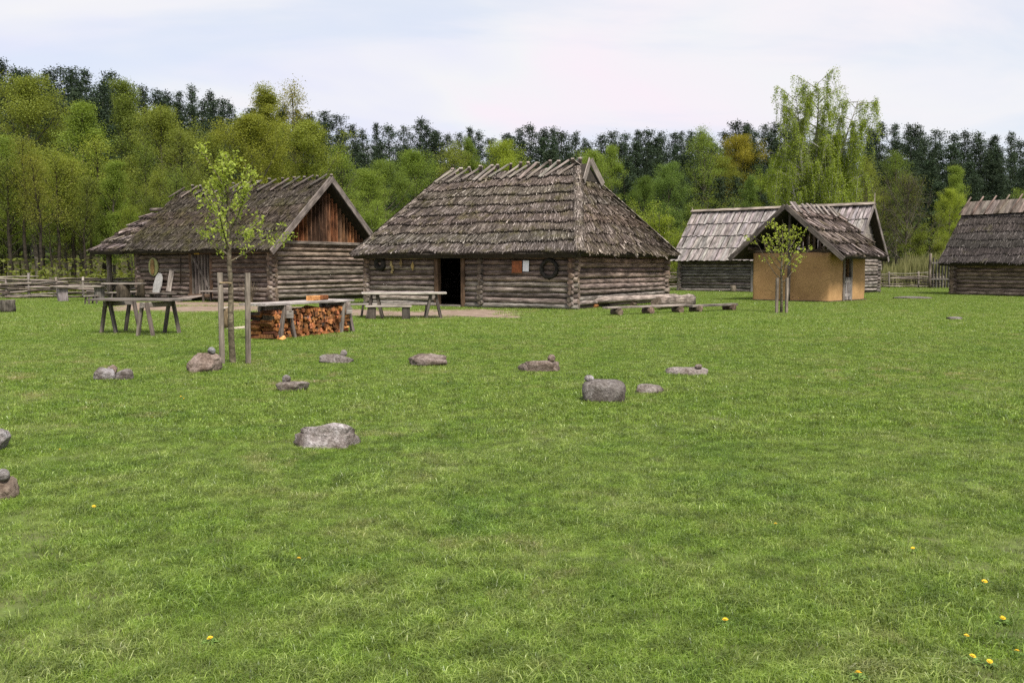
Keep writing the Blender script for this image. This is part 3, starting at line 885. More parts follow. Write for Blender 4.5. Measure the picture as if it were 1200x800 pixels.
# ------------------------------------------------------------------ right house with plank roof
TR = 0.70
WR, DR = 11.3, 4.8
Cr = Vector((19.95, 55.75))
rr_ = house_root('shingled_house', 'grey log house with long roof of overlapping split planks behind the clay hut', Cr, TR)
r = .098
log_wall(rr_, (-WR, 0), (0, 0), .02, 10, r, col_low=(1.1, 1.12, 1.1), col_high=(.95, .95, .93), gaps=[(5.25, 6.2, .02, 1.9)])
log_wall(rr_, (0, 0), (0, DR), .02 + r, 10, r, col_low=(1.2, 1.2, 1.2), col_high=(1.05, 1.05, 1.05))
log_wall(rr_, (-WR, DR), (0, DR), .02, 10, r)
log_wall(rr_, (-WR, 0), (-WR, DR), .02 + r, 10, r)
beam('door_post', (-WR + 5.17, -.04, 0), (-WR + 5.17, -.04, 2.0), .16, .16, rr_, 'board', (.9, .9, .9))
beam('door_post', (-WR + 6.28, -.04, 0), (-WR + 6.28, -.04, 2.0), .16, .16, rr_, 'board', (.9, .9, .9))
stq = wall_pt(rr_, -WR + 4.1, 0, .5)
tag(pole('wood_stump', stq, stq + Vector((0, 0, .42)), .2, .18, None, 'bark', (1.3, 1.25, 1.2), 10), 'short pale wooden stump against the wall of the plank roofed house', 'stump')
o = .5; he = 2.02; rz = 5.32
eA = Vector((-WR - .5, -o, he)); eB = Vector((.5, -o, he)); rB = Vector((.5, DR / 2, rz)); rA = Vector((-WR - .5, DR / 2, rz))
fA = Vector((-WR - .5, DR + o, he)); fB = Vector((.5, DR + o, he))
roof = roof_slab(rr_, [(eA, eB, rB, rA), (fA, fB, rB, rA)], .10)
Nf = (eB - eA).cross(rA - eA).normalized()
up_ = (rA - eA); Ls_ = up_.length; up_ = up_ / Ls_
shing = [None] * 6
def shingle_mesh(k, L, w, t=.03):
    g = random.Random(900 + k); b = MB()
    n = 3; pts = []
    for i in range(n):
        s = i / (n - 1); z = g.gauss(0, .006)
        pts += [(s * L, -w / 2 + g.gauss(0, .008), z), (s * L, w / 2 + g.gauss(0, .008), z + g.gauss(0, .008)), (s * L, w / 2, z - t), (s * L, -w / 2, z - t)]
    fs = [(0, 1, 2, 3)[::1], (8, 11, 10, 9)]
    for i in range(n - 1):
        for jx in range(4):
            fs.append((i * 4 + jx, (i + 1) * 4 + jx, (i + 1) * 4 + (jx + 1) % 4, i * 4 + (jx + 1) % 4))
    b.addv(pts, fs)
    me = b.mesh('shingle'); me.materials.append(M['board'])
    return me
NC = 4; cl = Ls_ / NC
sm = [shingle_mesh(k, cl * 1.14, .205 - .02 * (k % 3)) for k in range(6)]
def shingle_rows(roof, eA, eB, up_, Nf, NC, cl, meshes, pitch, color):
    wtot = (eB - eA).length; ax = (eB - eA).normalized()
    for i in range(NC):
        x = pitch / 2; row = 0
        while x < wtot:
            lift = .10 if row % 2 else .065
            a = eA + ax * (x + rnd.uniform(-.02, .02)) + up_ * (i * cl - .06 + rnd.uniform(-.05, .03)) + Nf * (lift + rnd.uniform(0, .02))
            b_ = a + up_ * cl * 1.14 - Nf * (.07)
            ob = bpy.data.objects.new('shingle', meshes[rnd.randrange(6)])
            COL.objects.link(ob); ob.parent = roof
            xx = (b_ - a).normalized(); yy = Nf.cross(xx).normalized(); zz2 = xx.cross(yy)
            ob.matrix_local = Matrix((( xx.x, yy.x, zz2.x, a.x), (xx.y, yy.y, zz2.y, a.y), (xx.z, yy.z, zz2.z, a.z), (0, 0, 0, 1)))
            ob.color = (*shade(color, .28), 1)
            x += pitch; row += 1
shingle_rows(roof, eA, eB, up_, Nf, NC, cl, sm, .205, (1.12, 1.09, 1.12))
thatch(roof, fA, fB, rB, rA, 4, 'thatch', .08, .12, 2.0, name='rear_covering')
beam('ridge_board', rA + Vector((-.1, -.1, .12)), rB + Vector((.1, -.1, .12)), .26, .05, roof, 'board', (1.2, 1.1, 1.0), 0.6)
beam('ridge_board', rA + Vector((-.1, .1, .1)), rB + Vector((.1, .1, .1)), .26, .05, roof, 'board', (1.2, 1.1, 1.0), -0.6)
for (a, b) in ((eB, rB), (fB, rB)):
    beam('barge_board', a + Vector((.03, 0, -.05)), b + Vector((.03, 0, .02)), .06, .24, roof, 'board', (.9, .85, .85))
beam('finial', rB + Vector((.05, 0, -.2)), rB + Vector((.05, 0, .75)), .07, .05, roof, 'board', (1.5, 1.4, 1.2))
beam('finial', rA + Vector((-.05, 0, -.2)), rA + Vector((-.05, 0, .35)), .07, .05, roof, 'board', (1.2, 1.1, 1.0))
for k in range(13):
    z = 2.1 + k * .235
    hw = (DR / 2 + o) * (1 - (z + .25 - he) / (rz - he)) - .06
    if hw > .15:
        for xg in (.06, -WR - .06):
            beam('gable_board', (xg, DR / 2 - hw, z), (xg, DR / 2 + hw, z), .04, .25, rr_, 'board', shade((1.0, .95, .92), .2), .05)

# ------------------------------------------------------------------ clay hut
TC = 0.72
WC, DC = 3.85, 4.3
rc = house_root('clay_hut', 'small ochre clay hut with open gable and thatched plank roof', (14.5, 42.9), TC, 'hut')
hw_ = 2.28
t_ = .22
def clay_wall(path, h, thick=.22, rad=.14):
    """hand-made daub wall following an outer footprint path, corners rounded, surface uneven"""
    pts = [Vector((*p, 0)) for p in path]
    out = [pts[0]]
    for k in range(1, len(pts) - 1):
        d0 = (pts[k - 1] - pts[k]).normalized(); d1 = (pts[k + 1] - pts[k]).normalized()
        for q in np.linspace(0, 1, 6):
            out.append(pts[k] + d0 * rad * (1 - q) ** 2 + d1 * rad * q ** 2)
    out.append(pts[-1])
    fine = []
    for a_, b_ in zip(out[:-1], out[1:]):
        m = max(1, int((b_ - a_).length / .22))
        fine += [a_.lerp(b_, q / m) for q in range(m)]
    fine.append(out[-1])
    n_ = len(fine); nz_ = 11
    b = MB()
    from mathutils import noise as mn
    for k, p in enumerate(fine):
        d = (fine[min(k + 1, n_ - 1)] - fine[max(k - 1, 0)]).normalized()
        inw = Vector((-d.y, d.x, 0))
        for side in (0, 1):
            for z in range(nz_ + 1):
                zz_ = h * z / nz_
                w_ = mn.noise(Vector((p.x * 1.3 + 9 * side, p.y * 1.3, zz_ * 1.6))) * .03 + rnd.gauss(0, .004)
                q = p + inw * (thick * side + w_) + Vector((0, 0, zz_ + (mn.noise(p * 1.7) * .05 if z == nz_ else 0)))
                b.v.append(tuple(q))
    def vi(k, side, z): return (k * 2 + side) * (nz_ + 1) + z
    for k in range(n_ - 1):
        for z in range(nz_):
            b.f.append((vi(k, 0, z), vi(k + 1, 0, z), vi(k + 1, 0, z + 1), vi(k, 0, z + 1))); b.m.append(0)
            b.f.append((vi(k + 1, 1, z), vi(k, 1, z), vi(k, 1, z + 1), vi(k + 1, 1, z + 1))); b.m.append(0)
        b.f.append((vi(k, 0, nz_), vi(k + 1, 0, nz_), vi(k + 1, 1, nz_), vi(k, 1, nz_))); b.m.append(0)
    for k in (0, n_ - 1):
        for z in range(nz_):
            f = (vi(k, 0, z), vi(k, 0, z + 1), vi(k, 1, z + 1), vi(k, 1, z)); b.f.append(f if k == 0 else f[::-1]); b.m.append(0)
    return add('wall', b.mesh('wall', True), M['clay'], rc)
DY0, DY1 = 1.55, 2.45
clay_wall([(-WC, DC / 2), (-WC, 0), (0, 0), (0, DY0)], hw_)
clay_wall([(0, DY1), (0, DC), (-WC, DC), (-WC, DC / 2)], hw_)
add('plinth', (lambda b: (b.box(-WC - .06, .06, -.06, DC + .06, -.02, .07), b.mesh('plinth'))[1])(MB()), M['rock'], rc, (.45, .36, .28))
# side door: posts and a low half door
for yy in (DY0, DY1):
    beam('door_post', (.0, yy, 0), (.0, yy, 2.2), .14, .14, rc, 'board', (.8, .75, .7))
hd = add('half_door', (lambda b: (b.box(-.06, -.02, DY0 + .08, DY1 - .08, .08, 1.15), b.mesh('half_door'))[1])(MB()), M['core'], rc)
for k in range(4):
    yk = DY0 + .1 + (DY1 - DY0 - .2) * (k + .5) / 4
    beam('door_plank', (.005, yk, .09), (.005, yk, 1.13), .05, .17, hd, 'board', shade((1.6, 1.6, 1.65), .15))
for zk in (.3, .95):
    beam('door_batten', (.05, DY0 + .1, zk), (.05, DY1 - .1, zk), .03, .12, hd, 'board', (1.7, 1.7, 1.7))
o = .78; fo = .75; he = 2.08; rz = 4.42
xm = -WC / 2 + .06
eA = (xm - 2.72, -fo, he); fA = (xm - 2.72, DC + .45, he); eB = (xm + 2.72, -fo, he); fB = (xm + 2.72, DC + .45, he)
r0_ = (xm, -fo, rz); r1_ = (xm, DC + .45, rz)
roof = roof_slab(rc, [(eB, fB, r1_, r0_), (fA, eA, r0_, r1_)], .13)
thatch(roof, eB, fB, r1_, r0_, 4, 'thatch', .15, .07, 3.2, (.85, .8, .8), name='reed_course', wave=.05, len_k=1.25)
thatch(roof, fA, eA, r0_, r1_, 4, 'thatch', .12, .07, 2.2, (.85, .8, .8), name='reed_course')
for (a, b) in ((eA, r0_), (eB, r0_)):
    a, b = Vector(a), Vector(b)
    beam('barge_board', a + (a - b) * .03 + Vector((0, -.06, -.05)), b + Vector((0, -.06, 0)), .07, .22, roof, 'board', (.5, .46, .43), 0.0)
ridge_poles(roof, r0_, r1_, Vector((2.72, 0, he - rz)), 9, .8, .045, .12, .5, color=(1.0, .95, .9), off=.15, back=False)
pole('gable_post', (xm + .02, -.32, 0), (xm + .02, -.32, rz - .15), .085, .075, rc, 'log', (.62, .58, .54))
for yy in (.1, DC - .12):
    beam('wall_plate', (xm - 2.3, yy, 2.36), (xm + 2.3, yy, 2.36), .16, .14, rc, 'log', (.6, .5, .42))
for xx in (-WC + .1, -.1):
    beam('purlin', (xx, -.6, 2.5), (xx, DC + .3, 2.5), .14, .14, rc, 'log', (.6, .5, .42))
# rear boarding and a few boards inside the open gable
for k in range(14):
    x = xm - 2.1 + .32 * k
    zt = rz - (rz - he) * abs(x - xm) / 2.72 - .2
    if zt > 2.6:
        beam('gable_board', (x, DC - .02, 2.4), (x, DC - .02, zt), .3, .03, rc, 'plank', shade((.7, .62, .55), .2), 0)
for x, z1 in ((xm - 1.45, 2.8), (xm - 1.15, 3.0), (xm - .85, 3.25), (xm - .55, 3.35), (xm - .25, 3.2), (xm + .5, 3.3), (xm + .78, 3.3), (xm + 1.06, 3.05), (xm + 1.34, 2.85)):
    beam('gable_board', (x, .28, 2.42), (x, .28, z1), .26, .03, rc, 'plank', shade(rnd.choice([(.5, .42, .4), (.5, .42, .4), (1.1, 1.1, 1.15)]), .3), 0)

# ------------------------------------------------------------------ house at the right edge
TX = 1.02
WX, DX = 10.0, 4.6
ux = Vector((math.cos(TX), -math.sin(TX))); Cx = Vector((25.75, 54.6)) + ux * WX
rx = house_root('dark_thatched_house', 'log house at right edge of picture with dark thatched roof and planked ridge', Cx, TX)
r = .108
log_wall(rx, (-WX, 0), (0, 0), .02, 9, r, col_low=(1.25, 1.1, .95), col_high=(.9, .75, .62), ext0=.35)
log_wall(rx, (-WX, 0), (-WX, DX), .02 + r, 9, r, col_low=(1.2, 1.1, 1), col_high=(.9, .8, .7), ext0=.35)
log_wall(rx, (0, 0), (0, DX), .02 + r, 9, r)
log_wall(rx, (-WX, DX), (0, DX), .02, 9, r)
o = .6; he = 1.84; rz = 5.35
eA = (-WX - .75, -o, he); eB = (.7, -o, he); rB = (.7, DX / 2, rz); rA = (-WX - .9, DX / 2, rz)
fA = (-WX - .75, DX + o, he); fB = (.7, DX + o, he)
roof = roof_slab(rx, [(eA, eB, rB, rA), (fA, fB, rB, rA)], .26)
thatch(roof, eA, eB, rB, rA, 8, 'thatch_dark', .04, .022, 10, zig=.8, len_k=.7, wave=.05)
thatch(roof, fA, fB, rB, rA, 4, 'thatch_dark', .06, .07, 2.5)
dn = Vector((0, -(DX / 2 + o), he - rz)).normalized()
nu = Vector((1, 0, 0)).cross(dn); nu = nu if nu.z > 0 else -nu
x = -WX - .85
while x < .6:
    c = Vector((x + .12, DX / 2, rz)) + nu * .12
    beam('ridge_plank', c - dn * .05, c + dn * 1.0, .27, .04, roof, 'board', shade((.72, .64, .58), .3), 0)
    x += .29
x = -WX - .8; k = 0
while x < .6:
    c = Vector((x, DX / 2, rz)) + nu * .19
    pole('ridge_pole', c - dn * .35 + Vector((.05, 0, 0)), c + dn * 1.05 - Vector((.12, 0, 0)), .05, .04, roof, 'log', shade((.9, .8, .7), .2), 6)
    x += .78
for k in range(12):
    z = 1.95 + k * .28
    hwid = (DX / 2 + o) * (1 - (z + .3 - he) / (rz - he)) - .05
    if hwid > .15:
        for xg in (-WX - .05, .05):
            beam('gable_board', (xg, DX / 2 - hwid, z), (xg, DX / 2 + hwid, z), .04, .29, rx, 'plank', shade((.8, .75, .7), .2), .03)

# ------------------------------------------------------------------ fences
def wattle_fence(name, label, a, b, hgt, nrow, post_gap, post_h):
    a, b = Vector(a), Vector(b)
    root = empty(name, a, math.atan2(b.y - a.y, b.x - a.x), label, 'fence')
    L = (b - a).length
    npost = int(L / post_gap) + 1
    for k in range(npost):
        x = k * post_gap + rnd.uniform(-.12, .12)
        lean = rnd.uniform(-.06, .06)
        pole('post', (x, rnd.uniform(-.03, .03), 0), (x + lean, rnd.uniform(-.05, .05), post_h * rnd.uniform(.88, 1.12)), .075, .06, root, 'board', shade((1.0, .95, .9), .2), 7)
    for i in range(nrow):
        x = -rnd.uniform(0, 1.5)
        while x < L:
            l = rnd.uniform(2.6, 4.6)
            z = .08 + (hgt - .1) * (i + .5) / nrow + rnd.gauss(0, .025)
            y = (.09 if (i + int(x)) % 2 else -.09) + rnd.gauss(0, .03)
            if rnd.random() < .93:
                pole('withy', (x, y, max(.05, z)), (min(L + .5, x + l), -y + rnd.gauss(0, .03), max(.05, z + rnd.gauss(0, .09))), rnd.uniform(.022, .045), rnd.uniform(.015, .032), root, 'board',
                     shade(rnd.choice([(1.35, 1.28, 1.2), (.9, .82, .75), (.5, .44, .38)]), .25), 5, .05, .05)
            x += l * rnd.uniform(.7, .95)
    return root
wattle_fence('wattle_fence', 'weathered wattle fence with short posts at the wood edge on the left', (-31, 47.2, 0), (-16.5, 49.6, 0), 1.02, 26, 1.28, 1.18)
wattle_fence('wattle_fence', 'low distant wattle fence behind the grey plank roofed house', (11, 70.5, 0), (32.3, 71.5, 0), 1.15, 12, 2.2, 1.3)
# plank gate next to the right house
gt = empty('plank_gate', (31.6, 70.2, 0), 0, 'tall grey plank gate beside the dark thatched house', 'gate')
for k in range(9):
    beam('gate_plank', (-.2 + k * .23, 0, .05), (-.2 + k * .23, 0, 2.35 + rnd.uniform(-.2, .12)), .21, .04, gt, 'board', shade((.5, .5, .5), .2), 0)
for z in (.7, 1.9):
    beam('gate_rail', (-.35, -.06, z), (1.75, -.06, z), .05, .12, gt, 'board', (.7, .68, .66))
pole('gate_post', (-.42, 0, 0), (-.42, 0, 2.6), .1, .09, gt, 'log', (.8, .75, .7))

# ------------------------------------------------------------------ tables and benches
def a_frame(root, c, spread_dir, h, spread, w=.09, col=(1, 1, 1), top=.05, mat='board'):
    c = Vector(c); s = Vector(spread_dir).normalized()
    for k in (-1, 1):
        beam('leg', c + s * k * spread / 2, c + s * k * top + Vector((0, 0, h)), w, w * .7, root, mat, shade(col, .25), 0)
# long trestle table on the left
p0 = G(124, 391.5); p1 = G(207, 391.5)
tt = empty('trestle_table', (p0 + p1) / 2, 0, 'long bare plank table on two trestles near the plank door', 'table')
c0 = tt.location
for nm, qa, qb in (('a', (127.5, 391), (155.5, 388)), ('b', (170.5, 394.2), (201.5, 391))):
    a, b_ = G(*qa) - c0, G(*qb) - c0
    dv = (b_ - a).normalized(); sp = Vector((1, -.1, 0))
    a_frame(tt, a, sp, .80, .38, .10, (.62, .57, .53)); a_frame(tt, b_, sp, .80, .38, .10, (.48, .44, .4))
    beam('trestle_beam', a - dv * .12 + Vector((0, 0, .74)), b_ + dv * .1 + Vector((0, 0, .74)), .1, .12, tt, 'board', (1, .95, .9))
ax = Vector((1, -.22, 0)).normalized(); py = Vector((.22, 1, 0)).normalized()
for k in range(3):
    m_ = py * ((k - 1) * .33)
    beam('table_plank', m_ - ax * 1.16 + Vector((rnd.uniform(-.06, .06), 0, .845)), m_ + ax * (1.1 + rnd.uniform(-.05, .05)) + Vector((0, 0, .845)), .32, .045, tt, 'board', shade((.72, .68, .64), .15))
# firewood table
wa, wb = G(303, 398.5), G(399, 388.8)
ft_ = empty('firewood_table', (wa + wb) / 2, math.atan2(wb.y - wa.y, wb.x - wa.x), 'grey plank topped trestle table standing over the firewood stack', 'table')
LT = (wb - wa).length
for k in range(3):
    beam('table_plank', (-LT / 2 - .18 + rnd.uniform(-.03, .05), (k - 1) * .27, .80), (LT / 2 + .06, (k - 1) * .27, .80), .265, .05, ft_, 'board', shade((1.75, 1.7, 1.65), .08))
for xx in (-LT / 2 + .55, LT / 2 - .22):
    for yy in (-.36, .36):
        for kx in (-.25, .25):
            beam('leg', (xx + kx, yy, 0), (xx + kx * .25, yy * .92, .77), .1, .08, ft_, 'board', shade((.75, .7, .66), .25), 0)
    beam('trestle_beam', (xx, -.46, .70), (xx, .46, .70), .1, .13, ft_, 'board', (1.2, 1.1, 1.05))
    beam('gusset', (xx - .12, -.435, .56), (xx + .12, -.435, .56), .04, .16, ft_, 'board', (1.5, 1.45, 1.4))
# firewood pieces stacked under it
fw_meshes = []
for k in range(7):
    g = random.Random(50 + k); b = MB(); ns = g.choice([3, 4, 4, 5]); R = .062
    a0 = g.uniform(0, 6)
    ring = [(R * g.uniform(.7, 1.25) * math.cos(a0 + 2 * math.pi * q / ns), R * g.uniform(.7, 1.25) * math.sin(a0 + 2 * math.pi * q / ns)) for q in range(ns)]
    b.addv([(x, -.0, z) for x, z in ring] + [(x * g.uniform(.9, 1.1), .36, z * g.uniform(.9, 1.1)) for x, z in ring], [tuple(range(ns)), tuple(range(ns, 2 * ns))[::-1]], 0)
    for q in range(ns):
        b.f.append((q, ns + q, ns + (q + 1) % ns, (q + 1) % ns)); b.m.append(1 if q == 0 else 0)
    me = b.mesh('split_log'); me.materials.append(M['cut']); me.materials.append(M['bark'])
    fw_meshes.append(me)
fs = empty('firewood_stack', ft_.location, ft_.rotation_euler.z, 'stack of split orange brown firewood under the grey plank table', 'firewood')
def piece(x, y, z, yaw=0.0):
    o = bpy.data.objects.new('split_log', rnd.choice(fw_meshes)); COL.objects.link(o); o.parent = fs
    o.location = (x, y, z); o.rotation_euler = (rnd.gauss(0, .06), rnd.uniform(0, 6.28), yaw + rnd.gauss(0, .12))
    kk = rnd.choice([.25, .4, .6, .75, .9, 1.15]); o.color = (kk * 1.05, kk * rnd.uniform(.75, .95), kk * rnd.uniform(.65, .95), 1)
    s = rnd.uniform(.72, 1.15); o.scale = (s, 1, s)
nz = 7
for iz in range(nz):
    z = .055 + iz * .093
    x = -LT / 2 + .12 + rnd.uniform(0, .05)
    while x < LT / 2 - .1:
        if z < .68:
            piece(x, -.33 + rnd.gauss(0, .025), z + rnd.gauss(0, .012))
        x += rnd.uniform(.085, .115)
for iz in range(7):                                           # cross-laid end and second row
    for y in (-.28, -.15, 0.0, .14, .28):
        piece(LT / 2 - .12, y - .05, .06 + iz * .09, math.pi / 2 * .9)
for iz in range(6):
    x = -LT / 2 + .14
    while x < LT / 2 - .3:
        piece(x, .06 + rnd.gauss(0, .02), .06 + iz * .1); x += .13
for nm, dx, mtl, cc in (('firewood_block', .52, 'cut', (1.35, 1.3, 1.15)), ('firewood_block', .83, 'cut', (.55, .42, .36))):
    b = beam(nm, ft_.matrix_basis @ Vector((dx - .17, .02, .885)), ft_.matrix_basis @ Vector((dx + .14, .06, .885)), .2, .115, None, mtl, cc)
    tag(b, 'pale split block lying on the firewood table' if dx < .6 else 'dark reddish split block lying at the right end of the firewood table', 'block')
tag(pole('firewood_piece', G(327, 399), G(331, 398.3) + Vector((.04, 0, .05)), .06, .06, None, 'cut', (1.5, 1.5, 1.4), 6), 'pale split piece lying in the grass before the firewood stack', 'firewood')
o_ = tag(pole('chopping_stump', G(264, 385), G(264, 385) + Vector((0, 0, .55)), .12, .11, None, 'bark', (1.3, 1.1, .8), 9), 'small upright log block behind the staked young tree', 'block')
beam('board_top', (.55, 0, -.15), (.55, 0, .22), .2, .04, o_, 'board', (1.8, 1.7, 1.6))
tag(beam('pale_plank', G(266, 386) , G(288, 385) + Vector((0, 0, .04)), .2, .05, None, 'board', (1.9, 1.8, 1.6)), 'pale plank lying in the grass behind the staked young tree', 'plank')

# picnic table with two benches at the main house
pa, pb = G(432, 373), G(517, 372.5)
pt = empty('picnic_table', (pa + pb) / 2, math.atan2(pb.y - pa.y, pb.x - pa.x), 'grey plank picnic table in front of the open doorway', 'table')
LP = (pb - pa).length
for k in range(4):
    beam('table_plank', (-LP / 2 - .18 + rnd.uniform(-.05, .05), (k - 1.5) * .24, .80), (LP / 2 + .16 + rnd.uniform(-.04, .05), (k - 1.5) * .24, .80), .235, .05, pt, 'board', shade((1.8, 1.75, 1.7), .07))
for xx in (-LP / 2 + .2, LP / 2 - .25):
    for yy in (-.34, .34):
        for kx in (-.24, .24):
            beam('leg', (xx + kx, yy, 0), (xx + kx * .3, yy * .9, .77), .09, .08, pt, 'board', shade((.5, .46, .42), .25), 0)
    beam('trestle_beam', (xx, -.45, .71), (xx, .45, .71), .1, .12, pt, 'board', (.8, .75, .7))
def bench(name, label, p, q, h, w, col, legs='post', n=2, th=.055, legcol=(.48, .44, .4)):
    p, q = Vector(p), Vector(q)
    root = empty(name, (p + q) / 2, math.atan2(q.y - p.y, q.x - p.x), label, 'bench')
    L = (q - p).length
    beam('seat', (-L / 2, 0, h - th / 2), (L / 2, 0, h - th / 2), w, th, root, 'board', col)
    for k in range(n):
        x = (-L / 2 + L * .13) + (L * .74) * k / (n - 1)
        if legs == 'post':
            for yy in (-w * .3, w * .3):
                beam('leg', (x - .04, yy * 1.3, 0), (x + .02, yy, h - th), .07, .05, root, 'board', shade(legcol, .2), 0)
        elif legs == 'block':
            beam('leg', (x, 0, 0), (x, 0, h - th), .22, w * .8, root, 'board', shade(legcol, .2), 0)
        elif legs == 'log':
            pole('log_support', (x, -w * .75, .12), (x, w * .75, .12), .125, .12, root, 'bark', shade((1.1, .95, .85), .2), 10)
    return root
ppl = Vector(pt.location); pdir = (pb - pa).normalized(); pper = Vector((-pdir.y, pdir.x, 0))
bench('plank_bench', 'plank bench behind the picnic table, its end sticking out to the left', ppl + pper * .95 - pdir * 1.75, ppl + pper * .95 + pdir * 1.05, .44, .28, (1.5, 1.45, 1.4))
bench('plank_bench', 'short thick plank bench on wooden blocks before the picnic table', ppl - pper * .75 - pdir * 1.2, ppl - pper * .75 + pdir * .22, .44, .3, (1.35, 1.28, 1.22), 'block')
# far left benches and tables by the fence
lt_ = bench('plank_table', 'long plank table on two blocks by the wattle fence', G(66, 353.5), G(124, 352), .72, .55, (1.15, 1.1, 1.0), 'block', 2, .07, (.8, .78, .8))
lt_['category'] = 'table'
bench('low_stool', 'small low stool between the plank table and the porch post', G(101, 357), G(113, 356.4), .40, .3, (1.1, 1.05, 1.0), 'post', 2)
bench('plank_bench', 'low bench under the porch roof beside the post', G(128, 352.5), G(148, 352), .42, .3, (1.2, 1.15, 1.1), 'post', 2)
pq = G(144, 352.2)
rt_ = empty('porch_table', pq, 0, 'dark block table under the porch roof at the post', 'table')
beam('table_top', (-.9, 0, .82), (1.0, .1, .82), .7, .06, rt_, 'board', (1.0, .95, .9))
pole('table_block', (0, 0, 0), (0, 0, .78), .36, .32, rt_, 'bark', (.55, .5, .45), 10)
bench('plank_bench', 'low bench under the porch roof against the house corner', G(150, 351), G(162, 350.6), .42, .3, (1.2, 1.15, 1.1), 'post', 2)
tag(pole('tree_stump', G(9.5, 366), G(9.5, 366) + Vector((0, 0, .45)), .26, .25, None, 'bark', (.95, .95, 1.0), 14), 'grey cut tree stump standing in the grass at the far left', 'stump')
# log seats at the right end of the main house
bench('log_bench', 'thin plank bench on round log pieces beside the main house', G(709, 370), G(806, 366), .30, .27, (1.2, 1.1, 1.05), 'log', 3, .06)
bench('log_bench', 'short dark plank bench on log pieces, farthest right of the main house', G(808, 366.2), G(861, 363.5), .27, .3, (.8, .75, .7), 'log', 2, .08)
b1 = pole('split_log_beam', G(683, 361.5) + Vector((0, 0, .28)), G(792, 356.5) + Vector((0, 0, .34)), .14, .13, None, 'log', (1.75, 1.65, 1.6), 10)
tag(b1, 'long pale log lying on blocks along the side wall of the main house', 'log')
for s_ in (.12, .52, .9):
    q = G(683, 361.5).lerp(G(792, 356.5), s_)
    tag(pole('log_block', q + Vector((-.1, -.25, .09)), q + Vector((.1, .25, .09)), .1, .1, None, 'cut' if s_ < .2 else 'bark', (.8, .7, .6), 8),
        {.12: 'reddish block under the left end', .52: 'dark block under the middle', .9: 'dark block under the right end'}[s_] + ' of the long pale log by the wall', 'block')
tr_ = pole('trough_log', G(769, 364) + Vector((0, 0, .30)), G(809, 359.5) + Vector((0, 0, .26)), .21, .23, None, 'log', (1.35, 1.26, 1.2), 12, .02, .12)
tag(tr_, 'thick short pale hewn log at the corner of the main house', 'log')

# ------------------------------------------------------------------ stones
import bmesh
def rock_mesh(sx, sy, sz, seed, cuts=7, noise=.07, sub=4, boxy=.8, lean=0.0):
    g = np.random.default_rng(seed)
    bm = bmesh.new(); bmesh.ops.create_icosphere(bm, subdivisions=sub, radius=1.0)
    P = np.array([v.co[:] for v in bm.verts])
    P = np.sign(P) * np.abs(P) ** boxy; P[:, 2] *= 1 + lean * P[:, 0]
    for k in range(cuts):
        d = g.normal(size=3); d[2] *= .8; d /= np.linalg.norm(d)
        h = g.uniform(.62, .9)
        e = P @ d - h
        P = P - np.where(e > 0, e * .92, 0)[:, None] * d
    from mathutils import noise as mn
    for i, p in enumerate(P):
        q = Vector(p * 1.6 + seed)
        n_ = mn.fractal(q, 1.0, 2.0, 4) * noise * 2.0
        P[i] = p * (1 + n_)
    P = P * np.array([sx, sy, sz])
    P[:, 2] = np.maximum(P[:, 2], -sz * .75)
    P[:, 2] += sz * .62
    for v, p in zip(bm.verts, P): v.co = p
    me = bpy.data.meshes.new('stone'); bm.to_mesh(me); bm.free()
    me.polygons.foreach_set('use_smooth', [True] * len(me.polygons)); me.update()
    return me
GR = 'ring of stones laid out on the lawn'
def stone(px, py, w, h, label, color=(1, 1, 1), depth=.7, seed=1, cuts=7, noise=.07, rz=0.0, name='boulder', boxy=.8, lean=0.0):
    """px, py = base centre in the picture; w, h = width and height in pixels"""
    p = G(px, py); k = p.y / F_PX
    me = rock_mesh(w * k / 2 * 1.08, w * k / 2 * depth, h * k / 2 * 1.25, seed, cuts, noise, 4, boxy, lean)
    o = add(name, me, M['rock'], None, color, p + Vector((0, w * k / 2 * depth * .75, 0)), (0, 0, rz))
    o['h'] = 0.0
    del o['h']
    return tag(o, label, 'stone', GR)
def pebble(px, py, w, h, depth_of, label, color=(1, 1, 1), seed=1, cuts=2):
    """small stone lying on the boulder depth_of: px, py = its base centre"""
    Y = depth_of.location.y - .02
    k = Y / F_PX
    xw = (px - 600) * k
    me = rock_mesh(w * k / 2 * 1.05, w * k / 2, h * k / 2 * 1.2, seed, cuts, .03, 3, 1.0)
    # highest point of the carrying stone below it
    loc = depth_of.location; best = 0.0
    for v in depth_of.data.vertices:
        c = v.co.copy(); c.rotate(depth_of.rotation_euler); c = c + loc
        if abs(c.x - xw) < w * k * .45 and abs(c.y - Y) < .12: best = max(best, c.z)
    o = add('pebble', me, M['rock'], None, color, (xw, Y, best - .012), (0, 0, rnd.uniform(0, 6)))
    return tag(o, label, 'stone', 'small stones lying on the ring stones')
warm = (1.05, .88, .78); cool = (1.05, 1.05, 1.08); darkc = (.68, .64, .62)
s1 = stone(120, 447, 22, 16, 'grey stone, left one of a pair with a small stone between them', cool, .9, 3, 5)
s2 = stone(141.5, 447, 22, 15, 'dark mottled stone, right one of a pair with a small stone between them', darkc, .9, 4, 6)
s2b = stone(130, 443.5, 12, 15, 'small pinkish stone wedged between a pair of stones', warm, .9, 5, 3, name='pebble')
s3 = stone(234, 436.5, 43, 22, 'big brownish boulder beside the left stake of the young tree', (1.0, .84, .74), .8, 11, 8)
pebble(246.5, 419, 9, 8, s3, 'round grey stone on the brownish boulder by the staked tree', (.85, .9, .95), 21)
s4 = stone(342, 459, 36, 11, 'flat slab stone with an egg shaped stone on its left end', (.95, .88, .82), .7, 12, 5, boxy=.5)
pebble(334, 449, 10, 9, s4, 'egg shaped pale stone on the flat slab stone', cool, 22)
